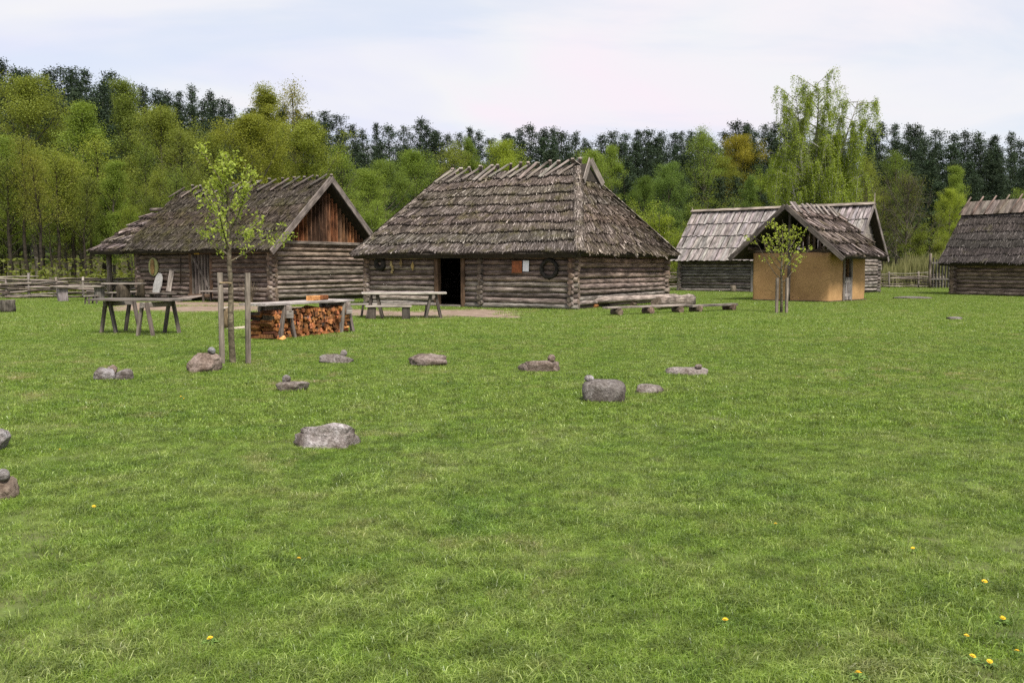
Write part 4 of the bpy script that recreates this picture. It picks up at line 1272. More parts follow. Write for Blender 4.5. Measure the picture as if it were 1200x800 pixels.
s5 = stone(393, 426, 38, 11, 'low grey stone in front of the firewood stack with a round stone on top', (.78, .74, .72), .7, 13, 6)
pebble(401.5, 414, 9, 7, s5, 'round stone on the low grey stone before the firewood stack', (.9, .85, .85), 23)
s6 = stone(503, 429, 44, 14, 'lumpy pinkish grey stone on the lawn before the picnic table', (.88, .76, .70), .6, 14, 6, .11)
s7 = stone(381, 526.5, 70, 27, 'biggest pale angular boulder with ochre face, nearest to the middle foreground', (1.32, 1.28, 1.30), .62, 15, 9, .11, .2, boxy=.55, lean=.22)
s8 = stone(632, 436, 46, 13, 'oblong dark stone with a round stone at its right end', (.8, .68, .60), .45, 16, 5, boxy=.5)
pebble(646.5, 424, 9, 8, s8, 'round stone on the right end of the oblong dark stone', warm, 24)
s9 = stone(708, 472, 52, 26, 'large rounded speckled boulder right of the picture centre', (.62, .59, .56), .7, 17, 4, .06, boxy=.65)
pebble(691, 448, 11, 7, s9, 'pale round stone on the left edge of the large rounded boulder', (1.2, 1.2, 1.25), 25)
s10 = stone(764, 461.5, 32, 11, 'small flat pointed stone right of the large rounded boulder', (.9, .84, .8), .6, 18, 8)
s11 = stone(806, 440, 48, 9, 'long flat stone farthest right in the stone ring', (1, .94, .9), .5, 19, 5, boxy=.55)
pebble(820, 434.5, 9, 5, s11, 'small brown stone on the long flat stone', (.8, .7, .65), 26)
s12 = stone(-13, 530, 36, 28, 'pale stone cut by the left edge of the picture, upper of two', cool, .8, 20, 6)
s13 = stone(-12, 587, 46, 28, 'yellowish brown stone cut by the left edge of the picture, lower of two', (1.1, .95, .8), .8, 28, 7)
pebble(-5, 563, 14, 13, s13, 'round pale stone on the yellowish stone at the left picture edge', cool, 29)
for (px, py, w, h, lb) in ((1120, 375, 17, 4, 'small dark flat stone in the grass before the right edge house'), (1073, 350.5, 44, 3, 'long flat grey slab in the grass near the plank gate')):
    o = stone(px, py, w, h, lb, (.6, .58, .56), .6, 31 + int(w), 5)
    o['group'] = 'flat stones in the grass at the right'

# ------------------------------------------------------------------ trees
def limb_path(p, d, L, n, curve, droop, g):
    pts = [np.array(p, float)]; d = np.array(d, float)
    for i in range(n):
        d = d + np.array([0, 0, curve - droop * (i / n)]) / n + g.normal(0, .07, 3)
        d /= np.linalg.norm(d)
        pts.append(pts[-1] + d * L / n)
    return np.array(pts)

def quads_at(P, size, g, flat=0.45, aspect=.62):
    n = len(P)
    a = g.normal(size=(n, 3)); a[:, 2] *= (1 - flat); a /= np.linalg.norm(a, axis=1)[:, None] + 1e-9
    b = g.normal(size=(n, 3)); b[:, 2] *= (1 - flat); b -= (b * a).sum(1)[:, None] * a; b /= np.linalg.norm(b, axis=1)[:, None] + 1e-9
    s = (size * g.uniform(.6, 1.35, n))[:, None]
    return np.stack([P - a * s * .5, P + b * s * aspect * .5, P + a * s * .5, P - b * s * aspect * .5], 1)

def broadleaf(seed, H, spread, base, nlimb, nleaf, lsize, curve=.5, droop=0.0, tr=.013, shape='round', clump=.42, nsec=6, rise=(.25, .95)):
    """returns trunk mesh and crown mesh of one tree standing at the origin"""
    g = np.random.default_rng(seed)
    n = 9
    zt = np.linspace(0, H * .97, n)
    wob = np.cumsum(g.normal(0, H * .008, (n, 2)), axis=0); wob[0] = 0
    tp = np.stack([wob[:, 0], wob[:, 1], zt], 1)
    tr0 = H * tr
    parts = [tube_arrays(tp, tr0 * (1 - zt / H) ** .8 + .012, 7)]
    tips = []; wts = []
    for k in range(nlimb):
        t = base + (0.97 - base) * ((k + g.uniform(0, .9)) / nlimb)
        z = t * H
        p = np.array([np.interp(z, zt, tp[:, 0]), np.interp(z, zt, tp[:, 1]), z])
        u = (t - base) / (1 - base)
        if shape == 'round': pr = math.sin(math.pi * min(1, .22 + .78 * u)) ** .6 if u < 1 else .1
        elif shape == 'tall': pr = (1 - u) ** .55 * .9 + .12
        elif shape == 'vase': pr = .45 + .55 * u if u < .75 else 1.0 * (1 - u) / .25 + .2
        else: pr = 1 - .85 * u
        L = spread * pr * g.uniform(.7, 1.2)
        az = k * 2.399 + g.uniform(-.5, .5)
        el = rise[0] + (rise[1] - rise[0]) * u + g.uniform(-.15, .2)
        d = np.array([math.cos(az) * math.cos(el), math.sin(az) * math.cos(el), math.sin(el)])
        lp = limb_path(p, d, L, 5, curve, droop, g)
        r0 = min(tr0 * .5, .014 + L * .013)
        parts.append(tube_arrays(lp, np.linspace(r0, .012, 6), 5))
        tips.append(lp[3:]); wts.append(np.ones(3))
        for q in range(nsec):
            s = g.uniform(.25, 1.0); f = s * 5; i0 = min(4, int(f))
            sp_ = lp[i0] + (lp[i0 + 1] - lp[i0]) * (f - i0)
            d2 = (lp[i0 + 1] - lp[i0]); d2 = d2 / (np.linalg.norm(d2) + 1e-9) + g.normal(0, .75, 3); d2[2] += .15; d2 /= np.linalg.norm(d2)
            l2 = L * g.uniform(.22, .5)
            lp2 = limb_path(sp_, d2, l2, 3, curve * .6, droop, g)
            parts.append(tube_arrays(lp2, [.013 + l2 * .006, .012, .008, .005], 3))
            tips.append(lp2[1:]); wts.append(np.full(3, 1.3))
    T = np.concatenate(tips); Wt = np.concatenate(wts)
    # uneven clumps
    cw = g.gamma(.75, 1, len(T)) * Wt; cw /= cw.sum()
    idx = g.choice(len(T), nleaf, p=cw)
    P = T[idx] + np.clip(g.normal(0, 1, (nleaf, 3)), -1.7, 1.7) * clump * np.array([1, 1, .6])
    Q = quads_at(P, lsize, g)
    cv = g.uniform(0, 1, len(T))[idx] * .45 + g.uniform(0, 1, nleaf) * .55
    tv, tf = join_arrays(parts)
    return np_mesh('trunk', tv, tf, smooth=True), np_mesh('crown', Q.reshape(-1, 3), np.arange(4 * nleaf).reshape(-1, 4), np.repeat(cv, 4))

def weeping(seed, stems, nleaf, lsize):
    g = np.random.default_rng(seed)
    parts = []; strands = []
    for (H, lean, spread, base) in stems:
        n = 9; zt = np.linspace(0, H, n)
        tp = np.stack([lean[0] * (zt / H) ** 1.4 + np.cumsum(g.normal(0, .06, n)) * (zt > 0), lean[1] * (zt / H) ** 1.4, zt], 1)
        parts.append(tube_arrays(tp, .17 * (1 - zt / H) ** .75 + .012, 7))
        nl = int(H * 2.6)
        for k in range(nl):
            u = (k + g.uniform(0, .9)) / nl; t = base + (1 - base) * u; z = t * H
            p = np.array([np.interp(z, zt, tp[:, 0]), np.interp(z, zt, tp[:, 1]), z])
            L = spread * (.72 + .33 * math.sin(math.pi * (.42 + .58 * u))) * g.uniform(.55, 1.25)
            az = k * 2.399 + g.uniform(-.6, .6); el = g.uniform(.25, .9)
            d = np.array([math.cos(az) * math.cos(el), math.sin(az) * math.cos(el), math.sin(el)])
            lp = limb_path(p, d, L, 5, 0, .9, g)
            parts.append(tube_arrays(lp, np.linspace(.014 + L * .012, .01, 6), 4))
            for q in range(9):
                s = g.uniform(.4, 1.0) * 5; i0 = min(4, int(s)); sp_ = lp[i0] + (lp[i0 + 1] - lp[i0]) * (s - i0)
                hl = g.uniform(.6, 3.4) * min(1, (sp_[2] - .8) / 5)
                if hl < .3: continue
                dd = np.array([g.normal(0, .25), g.normal(0, .25), .2])
                m = 5; sx = np.linspace(0, 1, m)[:, None]
                hp = sp_ + dd * hl * .6 * sx - np.array([0, 0, 1]) * hl * sx ** 1.3
                parts.append(tube_arrays(hp, np.linspace(.009, .004, m), 3))
                strands.append((hp, hl))
    wl = np.array([s[1] for s in strands]); wl *= g.gamma(2, 1, len(wl)); wl /= wl.sum()
    idx = g.choice(len(strands), nleaf, p=wl)
    SP = np.array([s[0] for s in strands]); f = g.uniform(0, 3.999, nleaf); i0 = f.astype(int)
    P = SP[idx, i0] + (SP[idx, i0 + 1] - SP[idx, i0]) * (f - i0)[:, None] + g.normal(0, .10, (nleaf, 3))
    Q = quads_at(P, lsize, g)
    cv = g.uniform(0, 1, len(strands))[idx] * .5 + g.uniform(0, 1, nleaf) * .5
    tv, tf = join_arrays(parts)
    return np_mesh('trunk', tv, tf, smooth=True), np_mesh('crown', Q.reshape(-1, 3), np.arange(4 * nleaf).reshape(-1, 4), np.repeat(cv, 4))

def put_tree(name, meshes, loc, rz, scale, color, label, group, bark='bark', cat='tree', barkcol=(1, 1, 1)):
    root = empty(name, loc, rz, label, cat, group)
    root.scale = scale if isinstance(scale, tuple) else (scale,) * 3
    tr, cr = meshes
    t = add('trunk', tr, M[bark], root, barkcol)
    c = add('crown', cr, M['leaf'], root, color)
    return root

PROTO = {
    'round': [broadleaf(s, 15, 4.4, .20, 34, 46000, .122, clump=.44) for s in (1, 2)],
    'tall': [broadleaf(s, 17, 3.9, .16, 36, 42000, .12, shape='tall', clump=.40, rise=(.5, 1.1)) for s in (3, 4)],
    'airy': [broadleaf(s, 15, 4.2, .20, 32, 23000, .112, shape='round', clump=.40, rise=(.6, 1.15)) for s in (5, 6)],
    'slim': [broadleaf(s, 13, 2.4, .42, 22, 7000, .105, shape='tall', tr=.013, clump=.5, rise=(.5, 1.1)) for s in (7, 8, 9)],
    'bush': [broadleaf(s, 5, 2.6, .05, 22, 14000, .095, shape='vase', tr=.012, clump=.3, rise=(.6, 1.2)) for s in (10, 11)],
    'twiggy': [broadleaf(s, 9, 3.9, .06, 40, 9000, .085, shape='round', clump=.35, rise=(.6, 1.2), nsec=12) for s in (12,)],
}
SHARE = {}
def deciduous(kind, px, Y, top_px, color, label, group=None, wide=1.0, v=None, name='deciduous_tree', base_h=None, bark='bark', barkcol=(1, 1, 1)):
    """a tree whose foot is Y metres away at picture column px and whose top reaches row top_px"""
    X = (px - 600) / F_PX * Y
    z0 = float(hill(X, Y))
    H = (HOR - top_px) / F_PX * Y + EYE - z0
    lst = PROTO[kind]; me = lst[(rnd.randrange(len(lst)) if v is None else v) % len(lst)]
    zs = np.empty(len(me[1].vertices) * 3, np.float32); me[1].vertices.foreach_get('co', zs)
    s = H / float(np.percentile(zs[2::3], 99.7))
    return put_tree(name, me, (X, Y, z0 - .05), rnd.uniform(0, 6.28), (s * wide, s * wide, s), color, label, group, bark, 'bush' if kind == 'bush' else 'tree', barkcol)

YG = (1.15, 1.10, .80); FRESH = (1.05, 1.15, .85); OLIVE = (1.08, 1.03, .82); DULL = (.80, .82, .80); BRIGHT = (1.45, 1.45, .8); RUST = (1.45, 1.05, .6); BLUEG = (.80, .97, .95)
LW = 'deciduous trees of the wood on the left'
left = [  # kind, px, Y, top, colour, label
    ('round', 45, 76, 92, OLIVE, 'tall rounded olive green tree at the far left of the wood', 1.0),
    ('tall', 105, 70, 122, FRESH, 'fresh green tree right of the tall olive one at far left', 1.05),
    ('airy', 15, 64, 160, FRESH, 'bright green airy tree at the left picture edge', 1.1),
    ('airy', 78, 62, 185, YG, 'lower pale green tree over the wattle fence', 1.05),
    ('tall', 160, 84, 100, (.85, .88, .75), 'tall dark green tree between fresh green tree and left house', .9),
    ('round', 200, 74, 128, OLIVE, 'olive tree above the porch roof', .95),
    ('airy', 255, 70, 158, OLIVE, 'low olive tree behind the mossy roof left of the young tree', 1.2),
    ('tall', 322, 76, 108, (1.15, 1.03, .72), 'tall yellowish birch with thin top behind the plank gable house', 1.05),
    ('round', 300, 68, 138, (1.18, 1.05, .7), 'yellowish green tree behind the roof of the left house', 1.05),
    ('round', 362, 72, 145, YG, 'broad yellow green tree behind the gable peak', 1.05),
    ('airy', 402, 78, 175, FRESH, 'green tree between the gable peak and the big thatched roof', 1.1),
    ('round', 432, 84, 200, FRESH, 'low green tree over the left slope of the big roof', 1.1),
    ('airy', -25, 70, 130, OLIVE, 'olive tree cut by the left picture edge', 1.1),
    ('tall', 135, 62, 190, FRESH, 'lower green tree left of the porch roof', 1.0),
    ('airy', 190, 64, 195, YG, 'small pale green tree behind the porch ridge', 1.0),
]
for kd, px, Y, tp, c, lb, wd in left:
    deciduous(kd, px, Y, tp, c, lb, LW, wd)
for k in range(34):                                   # slim trunks standing behind the fence
    px = -40 + k * 8.2 + rnd.uniform(-4, 4); Y = rnd.uniform(53, 68)
    deciduous('slim', px, Y, rnd.choice([rnd.uniform(150, 200), rnd.uniform(190, 262)]), shade(rnd.choice([(1.0, 1.0, .8), (1.2, 1.08, .8), (.75, .8, .7), (1.1, 1.15, .7)]), .25), 'slim young tree with dark trunk in the wood behind the wattle fence', 'slim trees behind the wattle fence', rnd.uniform(.9, 1.3), name='slim_tree', barkcol=(.4, .37, .33))
MW = 'deciduous trees between the houses and the pine hill'
mid = [
    ('round', 487, 100, 178, (.95, 1.08, .8), 'rounded green tree above the left end of the big roof ridge', 1.0),
    ('round', 455, 94, 190, (.8, .9, .75), 'dark green tree between left house gable and the rounded green tree', 1.1),
    ('airy', 526, 104, 168, YG, 'yellow green tree above the ridge poles of the big roof, left', 1.0),
    ('round', 592, 104, 166, BRIGHT, 'bright green treetop behind the middle of the big roof ridge', .8),
    ('tall', 556, 110, 165, (.85, .95, .75), 'narrow grey green tree behind the big roof ridge', .8),
    ('round', 690, 102, 178, FRESH, 'green tree behind the gablet of the big roof', .8),
    ('tall', 716, 108, 172, FRESH, 'green tree just right of the gablet', .85),
    ('round', 782, 104, 192, BLUEG, 'rounded weeping blue green tree between big house and plank roof', .95),
    ('round', 752, 98, 208, (.62, .75, .6), 'dark green lower tree right of the big roof', .8),
    ('airy', 826, 118, 152, FRESH, 'light green tree among the pines on the hill', .9),
    ('round', 866, 128, 160, RUST, 'rusty yellow tree standing among the dark pines', .95),
    ('round', 846, 122, 185, (1.0, .9, .6), 'olive brown tree below the rusty tree', .9),
    ('tall', 872, 96, 208, BLUEG, 'blue green tree left of the tall weeping birch', .9),
    ('round', 905, 92, 188, (1.15, 1.25, .7), 'bright green tree directly behind the weeping birch on its left', .75),
    ('airy', 1010, 90, 185, YG, 'yellow green tree right behind the weeping birch', .85),
    ('twiggy', 1058, 88, 200, (.62, .56, .5), 'grey brown nearly bare tree right of the plank roofed house', 1.15),
    ('twiggy', 1022, 96, 215, (.7, .64, .5), 'brownish twiggy tree at the right of the plank roof peak', 1.1),
    ('tall', 1118, 98, 196, FRESH, 'fresh green tree beside the dark thatched roof', .85),
    ('round', 1108, 90, 222, BRIGHT, 'small bright green tree at the left verge of the dark thatched roof', .7),
    ('airy', 1050, 110, 178, (.8, .9, .7), 'green tree before the pines right of the birch', .9),
    ('round', 1210, 105, 215, FRESH, 'green tree behind the dark thatched roof at the right edge', .9),
]
for kd, px, Y, tp, c, lb, wd in mid:
    deciduous(kd, px, Y, tp, c, lb, MW, wd)
MB_ = 'bushes behind the houses'
for px, Y, tp, c, lb in ((770, 74, 240, BRIGHT, 'yellow green bush rising at the right eave of the big house'), (795, 72, 262, BRIGHT, 'yellow green bush between big house and plank roofed house'),
                         (750, 80, 236, (1.3, 1.35, .8), 'green bush behind the right slope of the big roof'), (815, 86, 228, (.9, .95, .7), 'dull green bush above the left end of the plank roof'),
                         (856, 84, 232, (.8, .85, .7), 'dull green bush above the plank roof ridge'), (1072, 82, 262, (.9, .9, .6), 'olive bush behind the far wattle fence'),
                         (1100, 80, 275, YG, 'yellow green bush above the plank gate'), (440, 70, 235, FRESH, 'green bush in the gap between the two left roofs')):
    deciduous('bush', px, Y, tp, c, lb, MB_, 1.0, name='leafy_bush')

# weeping birch
bt = weeping(77, [(15.6, (.2, .3), 3.3, .28), (14.2, (3.0, -.4), 2.7, .3), (14.6, (-1.3, .4), 2.9, .28), (9.5, (3.2, .8), 2.2, .2), (8.5, (-1.9, -.6), 2.2, .2), (11, (.8, -1.2), 2.6, .2)], 175000, .098)
put_tree('weeping_birch', bt, ((950 - 600) / F_PX * 72, 72, -.05), 0, (1.0, 1.0, 1.0), (1.3, 1.35, .85), 'tall weeping birch with hanging light green foliage above the plank roof', None, 'birchbark', 'tree', (.8, .8, .8))
# bare thin birch tops behind the left house
for px, tp in ((316, 104), (345, 100)):
    deciduous('slim', px, 80, tp, (1.35, 1.05, .75), 'thin sparsely leafed birch top, ' + ('left' if px < 330 else 'right') + ' of two sticking out above the yellowish trees', LW, .75, 1, 'thin_birch', None, 'birchbark')

# pines on the hill
def pine(seed, H, dark):
    g = np.random.default_rng(seed)
    wid = g.uniform(.95, 1.4); pw_ = g.uniform(.5, .85)
    zt = np.linspace(0, H, 7)
    tp = np.stack([np.cumsum(g.normal(0, .05, 7)), np.cumsum(g.normal(0, .05, 7)), zt], 1)
    tv, tf = tube_arrays(tp, .2 * (1 - zt / H) + .02, 6)
    pts = []
    nb_ = 60; b0 = g.uniform(.08, .2)
    for k in range(nb_):
        u = (k + g.random()) / nb_; z = H * (b0 + (1 - b0) * u)
        L = (3.2 * wid * (1 - u) ** pw_ + .3) * g.uniform(.45, 1.25)
        if u < .9 and g.random() < .08: continue
        az = k * 2.399 + g.uniform(-.5, .5); el = .05 + .6 * u + g.uniform(-.15, .2)
        d = np.array([math.cos(az) * math.cos(el), math.sin(az) * math.cos(el), math.sin(el)])
        m = int(90 + 300 * (1 - u))
        s = (g.uniform(.04, 1.15, m) ** .8)[:, None]
        pts.append(np.array([np.interp(z, zt, tp[:, 0]), np.interp(z, zt, tp[:, 1]), z]) + d * L * s + g.normal(0, .30, (m, 3)) * np.array([1, 1, .7]))
    P = np.concatenate(pts)
    Q = quads_at(P, .27, g, .3, .4).reshape(-1, 3)
    nq = len(P)
    V_ = np.concatenate([tv, Q]); F_ = np.concatenate([tf, np.arange(4 * nq).reshape(-1, 4) + len(tv)])
    me = np_mesh('pine', V_, F_, np.concatenate([np.zeros(len(tv)), np.repeat(g.uniform(0, 1, nq), 4)]), np.concatenate([np.zeros(len(tf)), np.ones(nq)]).astype(int))
    me.materials.append(M['bark']); me.materials.append(M['needle'])
    return me
PINES = [pine(200 + k, 17 + (k % 3), 0) for k in range(9)]
count = 0
for row, (Y, tgt, step) in enumerate(((116, 46, 24), (130, 24, 21), (146, 9, 16.5), (162, 0, 13))):
    px = -60 + row * 5
    while px < 1260:
        # skyline row of the pine tops in the photograph
        sk = np.interp(px, [-60, 0, 100, 200, 300, 400, 520, 640, 760, 880, 1000, 1100, 1200, 1260], [70, 76, 92, 112, 128, 146, 158, 158, 160, 152, 154, 160, 172, 176])
        sk += 4 * math.sin(px * .047) + 3 * math.sin(px * .121 + 1)
        top = sk + tgt + (rnd.uniform(-6, 5) if row == 3 else rnd.choice([rnd.uniform(-3, 5), rnd.uniform(2, 14)]))
        yy = Y + rnd.uniform(-5, 5); X = (px - 600) / F_PX * yy
        z0 = float(hill(X, yy)); H = (HOR - top) / F_PX * yy + EYE - z0
        k = rnd.randrange(9); s = H / (17 + (k % 3))
        o = bpy.data.objects.new('pine_tree', PINES[k]); COL.objects.link(o)
        o.location = (X, yy, z0 - .1); o.rotation_euler = (rnd.gauss(0, .025), rnd.gauss(0, .025), rnd.uniform(0, 6.28)); ww = max(.85, min(1.3, s)) * rnd.uniform(.8, 1.35)
        o.scale = (ww, ww, s); o.color = (*shade((.95, 1.0, 1.0), .2), 1)
        tag(o, 'dark green pine tree in the forest on the hill', 'tree', 'pines on the hill')
        count += 1
        px += step * rnd.uniform(.6, 1.4)

# young staked trees
def sapling(label, base, H, crown0, spread, nl, ls, seed, color):
    root = empty('young_tree', base, 0, label, 'tree')
    g = np.random.default_rng(seed)
    parts = []
    zt = np.linspace(0, H * .97, 9); tp = np.stack([np.cumsum(g.normal(0, .012, 9)), np.cumsum(g.normal(0, .012, 9)), zt], 1); tp[0, :2] = 0
    parts.append(tube_arrays(tp, .05 * (1 - zt / H) ** .7 + .006, 8))
    tips = []
    nlb = 15
    for k in range(nlb):
        u = k / nlb; z = crown0 + (H * .9 - crown0) * u; p = np.array([np.interp(z, zt, tp[:, 0]), np.interp(z, zt, tp[:, 1]), z])
        az = k * 2.399 + g.uniform(-.4, .4); el = .55 + .4 * u + g.uniform(-.2, .2); L = spread * (1.15 - .75 * u) * g.uniform(.75, 1.2)
        d = np.array([math.cos(az) * math.cos(el), math.sin(az) * math.cos(el), math.sin(el)])
        lp = limb_path(p, d, L, 5, .55, 0, g)
        parts.append(tube_arrays(lp, np.linspace(.017, .005, 6), 5)); tips.append(lp[1:])
        for q in range(3):
            i0 = g.integers(1, 5); d2 = lp[i0] - lp[i0 - 1]; d2 = d2 / np.linalg.norm(d2) + g.normal(0, .6, 3); d2 /= np.linalg.norm(d2)
            l2 = limb_path(lp[i0], d2, L * .35, 3, .3, 0, g); parts.append(tube_arrays(l2, [.008, .006, .005, .003], 3)); tips.append(l2[1:])
    tips.append(tp[6:])
    T = np.concatenate(tips); idx = g.choice(len(T), nl // 5)
    C0 = T[idx] + g.normal(0, .035, (len(idx), 3))
    P = np.repeat(C0, 5, 0) + g.normal(0, .032, (len(C0) * 5, 3))
    Q = quads_at(P, ls, g, 0, .5)
    tv, tf = join_arrays(parts)
    add('trunk', np_mesh('trunk', tv, tf, smooth=True), M['bark'], root, (1.15, 1.1, .95))
    add('crown', np_mesh('crown', Q.reshape(-1, 3), np.arange(4 * len(P)).reshape(-1, 4), np.repeat(g.uniform(.2, 1, len(P)), 4)), M['leaf'], root, color)
    return root
b1_ = G(273, 426)
sapling('young leafy tree tied between two stakes before the left house', b1_, 3.62, 1.72, 1.1, 2700, .06, 41, (1.5, 1.5, 1.1))
for px, lb, lean in ((260.5, 'left grey stake supporting the young tree before the left house', .0), (291, 'right grey stake supporting the young tree before the left house', .02)):
    q = G(px, 427)
    st_ = tag(beam('tree_stake', q, q + Vector((lean, 0, 1.55)), .085, .085, None, 'board', (.95, .88, .78), .4), lb, 'stake')
for z_, pxs in ((1.38, (260.5, 291)),):
    a = G(260.5, 427) + Vector((0, -.05, z_)); b_ = G(291, 427) + Vector((0, .03, z_ - .02))
    tag(pole('tie_rope', a, b1_ + Vector((.02, -.06, z_ - .02)), .014, .014, None, 'rope', (1, 1, 1), 6), 'rope tie from the left stake to the young tree before the left house', 'rope')
b2_ = G(915.5, 366.5)
sapling('young leafy tree tied between two stakes in front of the clay hut', b2_, 3.0, 1.05, 1.5, 1250, .07, 43, (1.7, 1.65, 1.1))
for px, lb in ((910, 'left grey stake of the young tree in front of the clay hut'), (921.5, 'right grey stake of the young tree in front of the clay hut')):
    q = G(px, 367)
    tag(beam('tree_stake', q, q + Vector((0, 0, 1.25)), .09, .09, None, 'board', (.9, .82, .72), .3), lb, 'stake')

# reed bed behind the far fence
n = 9000
X = RNG.uniform(9, 42, n); Y = RNG.uniform(73, 79, n); hh = RNG.uniform(.8, 2.3, n) * (1 + .25 * np.sin(X * .8))
base = np.stack([X, Y, np.zeros(n)], 1); top = base + np.stack([RNG.normal(0, .25, n), RNG.normal(0, .2, n), hh], 1)
wv = np.stack([RNG.uniform(.02, .05, n), RNG.normal(0, .02, n), np.zeros(n)], 1)
mid_ = base * .4 + top * .6
Q = np.concatenate([np.stack([base - wv, base + wv, mid_ + wv, mid_ - wv], 1), np.stack([mid_ - wv, mid_ + wv, top + wv * .15, top - wv * .15], 1)]).reshape(-1, 3)
tag(add('reeds', np_mesh('reeds', Q, np.arange(8 * n).reshape(-1, 4), np.tile(np.repeat(RNG.random(n), 4), 2)), M['reed'], None, (1, 1, 1)), 'pale reed bed behind the far fence', 'reeds', kind='stuff')
# undergrowth at the wood edge on the left
n = 16000
X = RNG.uniform(-46, -8, n); Y = 51 + RNG.gamma(1.6, 3.2, n); z = np.minimum(RNG.gamma(1.5, .45, n), 2.0)
P = np.stack([X, Y, z + .05], 1)
tag(add('undergrowth', np_mesh('undergrowth', quads_at(P, .22, RNG).reshape(-1, 3), np.arange(4 * n).reshape(-1, 4), np.repeat(RNG.random(n), 4)), M['leaf'], None, (.75, .7, .6)), 'dull undergrowth on the wood floor behind the wattle fence', 'undergrowth', kind='stuff')

n = 42000
X = RNG.uniform(-110, 110, n); Y = RNG.uniform(98, 168, n); zg = hill(X, Y); z = np.minimum(RNG.gamma(2.0, 1.5, n), RNG.uniform(4, 7, n))
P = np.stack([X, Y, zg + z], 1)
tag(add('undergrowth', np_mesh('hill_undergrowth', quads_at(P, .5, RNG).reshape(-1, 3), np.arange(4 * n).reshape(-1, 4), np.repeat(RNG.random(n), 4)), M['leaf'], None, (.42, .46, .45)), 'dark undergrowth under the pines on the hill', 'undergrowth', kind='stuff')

# ------------------------------------------------------------------ grass
def tuft(name, nbl, rad, h0, h1, wd, segs, seed, lean=.7):
    g = np.random.default_rng(seed)
    vs, fs, va = [], [], []
    for k in range(nbl):
        a = g.uniform(0, 6.28); rr = rad * math.sqrt(g.random()) * 1.15
        p = np.array([rr * math.cos(a), rr * math.sin(a), -.004]); h = g.uniform(h0, h1)
        az = g.uniform(0, 6.28); d = np.array([math.cos(az), math.sin(az), 0]); ln = g.uniform(.1, lean) * h * 1.3
        s_ = g.uniform(0, 6.28); sd_ = np.array([math.cos(s_), math.sin(s_), 0]) * wd * g.uniform(.6, 1.3) / 2
        var = g.beta(1.5, 1.9); b = len(vs)
        if segs == 2:
            m = p + d * ln * .3 + np.array([0, 0, h * .62]); t = p + d * ln + np.array([0, 0, h * (1 - .25 * ln / h)])
            vs += [p - sd_, p + sd_, m + sd_ * .8, m - sd_ * .8, t]
            fs += [(b, b + 1, b + 2, b + 3), (b + 3, b + 2, b + 4, b + 4)]
            va += [var] * 5
        else:
            t = p + d * ln + np.array([0, 0, h])
            vs += [p - sd_, p + sd_, t]; fs += [(b, b + 1, b + 2)]; va += [var] * 3
    me = bpy.data.meshes.new(name)
    fs = [f[:3] if len(f) == 4 and f[2] == f[3] else f for f in fs]
    fs = [tuple(dict.fromkeys(f)) for f in fs]
    me.from_pydata([tuple(v) for v in vs], [], fs)
    at = me.attributes.new('var', 'FLOAT', 'POINT'); at.data.foreach_set('value', np.array(va, np.float32))
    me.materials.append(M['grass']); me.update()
    return bpy.data.objects.new(name, me)

def boxes_clear(X, Y):
    ok = np.ones(len(X), bool)
    for (c, th, w, d, m) in (((2.30, 35.5), TH, W, D, .05), ((-10.75, 42.2), TL, WL, DL, .05), (Cr, TR, WR, DR, .05), ((14.5, 42.9), TC, WC, DC, .05), (Cx, TX, WX, DX, .05)):
        dx, dy = X - c[0], Y - c[1]
        lx = dx * math.cos(th) - dy * math.sin(th); ly = dx * math.sin(th) + dy * math.cos(th)
        ok &= ~((lx > -w - m) & (lx < m) & (ly > -m) & (ly < d + m))
    dd = np.full(len(X), 9.0)
    for (x, y), w_ in zip(PATH_XY, PATH_W):
        dd = np.minimum(dd, np.hypot(X - x, Y - y) / (w_ + .25))
    ok &= (dd > RNG.uniform(.55, 1.35, len(X)))
    return ok

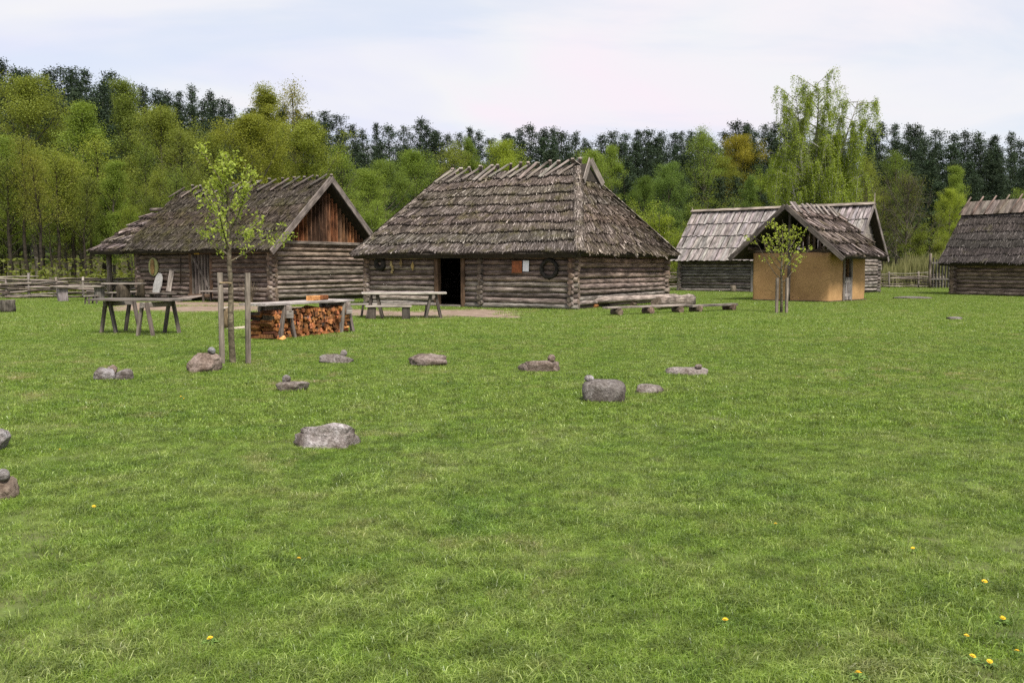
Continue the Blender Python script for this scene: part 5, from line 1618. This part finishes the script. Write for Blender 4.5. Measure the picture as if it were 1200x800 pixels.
def grass_zone(y0, y1, dens, tufts, smin, smax, name, label):
    area_n = int(dens * ((1.14 * (y0 + y1) / 2 + 4) * (y1 - y0)))
    Y = np.sqrt(RNG.uniform(y0 ** 2, y1 ** 2, area_n)); X = RNG.uniform(-.57, .57, area_n) * Y + RNG.uniform(-2, 2, area_n)
    ok = boxes_clear(X, Y); X, Y = X[ok], Y[ok]
    n = len(X)
    me = bpy.data.meshes.new(name)
    me.vertices.add(n); me.vertices.foreach_set('co', np.stack([X, Y, np.zeros(n)], 1).astype(np.float32).ravel())
    clump = np.full(n, .92)
    for f_, am in ((1.3, .16), (2.9, .18), (6.1, .14)):
        ph = RNG.uniform(0, 6.28, 4)
        clump += am * np.sin(X * f_ + 1.7 * np.sin(Y * f_ * .7 + ph[0]) + ph[1]) * np.sin(Y * f_ * 1.1 + 1.7 * np.sin(X * f_ * .8 + ph[2]) + ph[3])
    for nm, ty, arr in (('rz', 'FLOAT', RNG.uniform(0, 6.28, n)), ('sc', 'FLOAT', RNG.uniform(smin, smax, n) * clump), ('ix', 'INT', RNG.integers(0, len(tufts), n))):
        a = me.attributes.new(nm, ty, 'POINT'); a.data.foreach_set('value', arr.astype(np.float32 if ty == 'FLOAT' else np.int32))
    o = bpy.data.objects.new('grass', me); COL.objects.link(o)
    tree = bpy.data.node_groups.new(name, 'GeometryNodeTree')
    tree.interface.new_socket('Geometry', in_out='INPUT', socket_type='NodeSocketGeometry')
    tree.interface.new_socket('Geometry', in_out='OUTPUT', socket_type='NodeSocketGeometry')
    gi = tree.nodes.new('NodeGroupInput'); go = tree.nodes.new('NodeGroupOutput')
    inst = tree.nodes.new('GeometryNodeInstanceOnPoints')
    g2i = tree.nodes.new('GeometryNodeGeometryToInstance')
    for tf in reversed(tufts):
        oi = tree.nodes.new('GeometryNodeObjectInfo'); oi.inputs['Object'].default_value = tf
        tree.links.new(oi.outputs['Geometry'], g2i.inputs[0])
    def named(nm, ty):
        a = tree.nodes.new('GeometryNodeInputNamedAttribute'); a.data_type = ty; a.inputs['Name'].default_value = nm
        return a.outputs['Attribute']
    cb = tree.nodes.new('ShaderNodeCombineXYZ'); tree.links.new(named('rz', 'FLOAT'), cb.inputs[2])
    tree.links.new(gi.outputs[0], inst.inputs['Points']); tree.links.new(g2i.outputs[0], inst.inputs['Instance'])
    inst.inputs['Pick Instance'].default_value = True
    tree.links.new(named('ix', 'INT'), inst.inputs['Instance Index'])
    e2r = tree.nodes.new('FunctionNodeEulerToRotation'); tree.links.new(cb.outputs[0], e2r.inputs[0])
    tree.links.new(e2r.outputs[0], inst.inputs['Rotation'])
    tree.links.new(named('sc', 'FLOAT'), inst.inputs['Scale'])
    tree.links.new(inst.outputs[0], go.inputs[0])
    md = o.modifiers.new('scatter', 'NODES'); md.node_group = tree
    tag(o, label, 'grass', kind='stuff')
    return n
near = [tuft('tuft_near', 120, .13, .016, .046, .0034, 2, 300 + k, 1.6) for k in range(5)] + [tuft('tuft_long', 60, .08, .025, .065, .004, 2, 340 + k, 1.6) for k in range(1)] + [tuft('tuft_clover', 70, .10, .012, .03, .011, 2, 350, 2.4)]
midt = [tuft('tuft_mid', 150, .26, .022, .052, .0065, 2, 310 + k, 1.3) for k in range(5)] + [tuft('tuft_long', 70, .15, .03, .075, .008, 2, 345, 1.4)]
fart = [tuft('tuft_far', 170, .55, .03, .065, .014, 1, 320 + k, 1.1) for k in range(4)]
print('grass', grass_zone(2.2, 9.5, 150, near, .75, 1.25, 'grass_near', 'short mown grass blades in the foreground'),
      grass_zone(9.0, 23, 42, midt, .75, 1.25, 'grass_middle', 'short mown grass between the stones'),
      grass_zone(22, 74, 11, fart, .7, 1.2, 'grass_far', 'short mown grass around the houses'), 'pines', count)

# dandelions in the lawn
b = MB(); nP = 14
for ring, (rr, zz_, hgt) in enumerate(((.019, .0, .004), (.012, .005, .006))):
    for k in range(nP):
        a = 2 * math.pi * (k + ring * .5) / nP; da = .2
        b.addv([(0, 0, zz_), (rr * math.cos(a - da), rr * math.sin(a - da), zz_ + hgt), (rr * 1.12 * math.cos(a), rr * 1.12 * math.sin(a), zz_ + hgt), (rr * math.cos(a + da), rr * math.sin(a + da), zz_ + hgt)], [(0, 1, 2, 3)])
lf = MB()
for k in range(9):
    a = k * 2.399; l_ = rnd.uniform(.045, .08); w_ = .011; c_, s__ = math.cos(a), math.sin(a)
    P_ = [(0, 0, .004), (l_ * .5 * c_ - w_ * s__, l_ * .5 * s__ + w_ * c_, .016), (l_ * c_, l_ * s__, .010), (l_ * .5 * c_ + w_ * s__, l_ * .5 * s__ - w_ * c_, .016)]
    lf.addv(P_, [(0, 3, 2, 1)])
rosette = lf.mesh('leaf_rosette'); rosette.materials.append(M['stem'])
head = b.mesh('flower_head'); head.materials.append(M['yellow'])
st = log_mesh(.045, .0022, .002, 5, 5, .02, .002)
st.materials.append(M['stem']); st.materials.append(M['stem'])
for k, (px, py) in enumerate([(1154, 677), (1133, 738), (1160, 768), (1192, 755), (1140, 763), (1006, 783), (909, 609), (1070, 637), (246, 742), (178, 487), (212, 463), (215, 464.5), (525, 446), (1175, 719), (850, 721), (350, 650), (70, 523), (110, 590)]):
    q = G(px, py, .05)
    root = empty('dandelion', (q.x, q.y, 0), rnd.uniform(0, 6), 'small yellow dandelion flower in the mown lawn', 'flower', 'dandelions in the lawn')
    root.scale = (rnd.uniform(.5, .75),) * 3
    add('leaf_rosette', rosette, None, root, None, (0, 0, .012)).scale = (1.0, 1.0, 1.0)
    s_ = add('stem', st, None, root); s_.rotation_euler = (0, -math.pi / 2 + rnd.uniform(-.2, .2), 0)
    h_ = add('flower_head', head, None, root, None, (0, 0, .045), (rnd.uniform(-.3, .5), rnd.uniform(-.3, .3), 0))
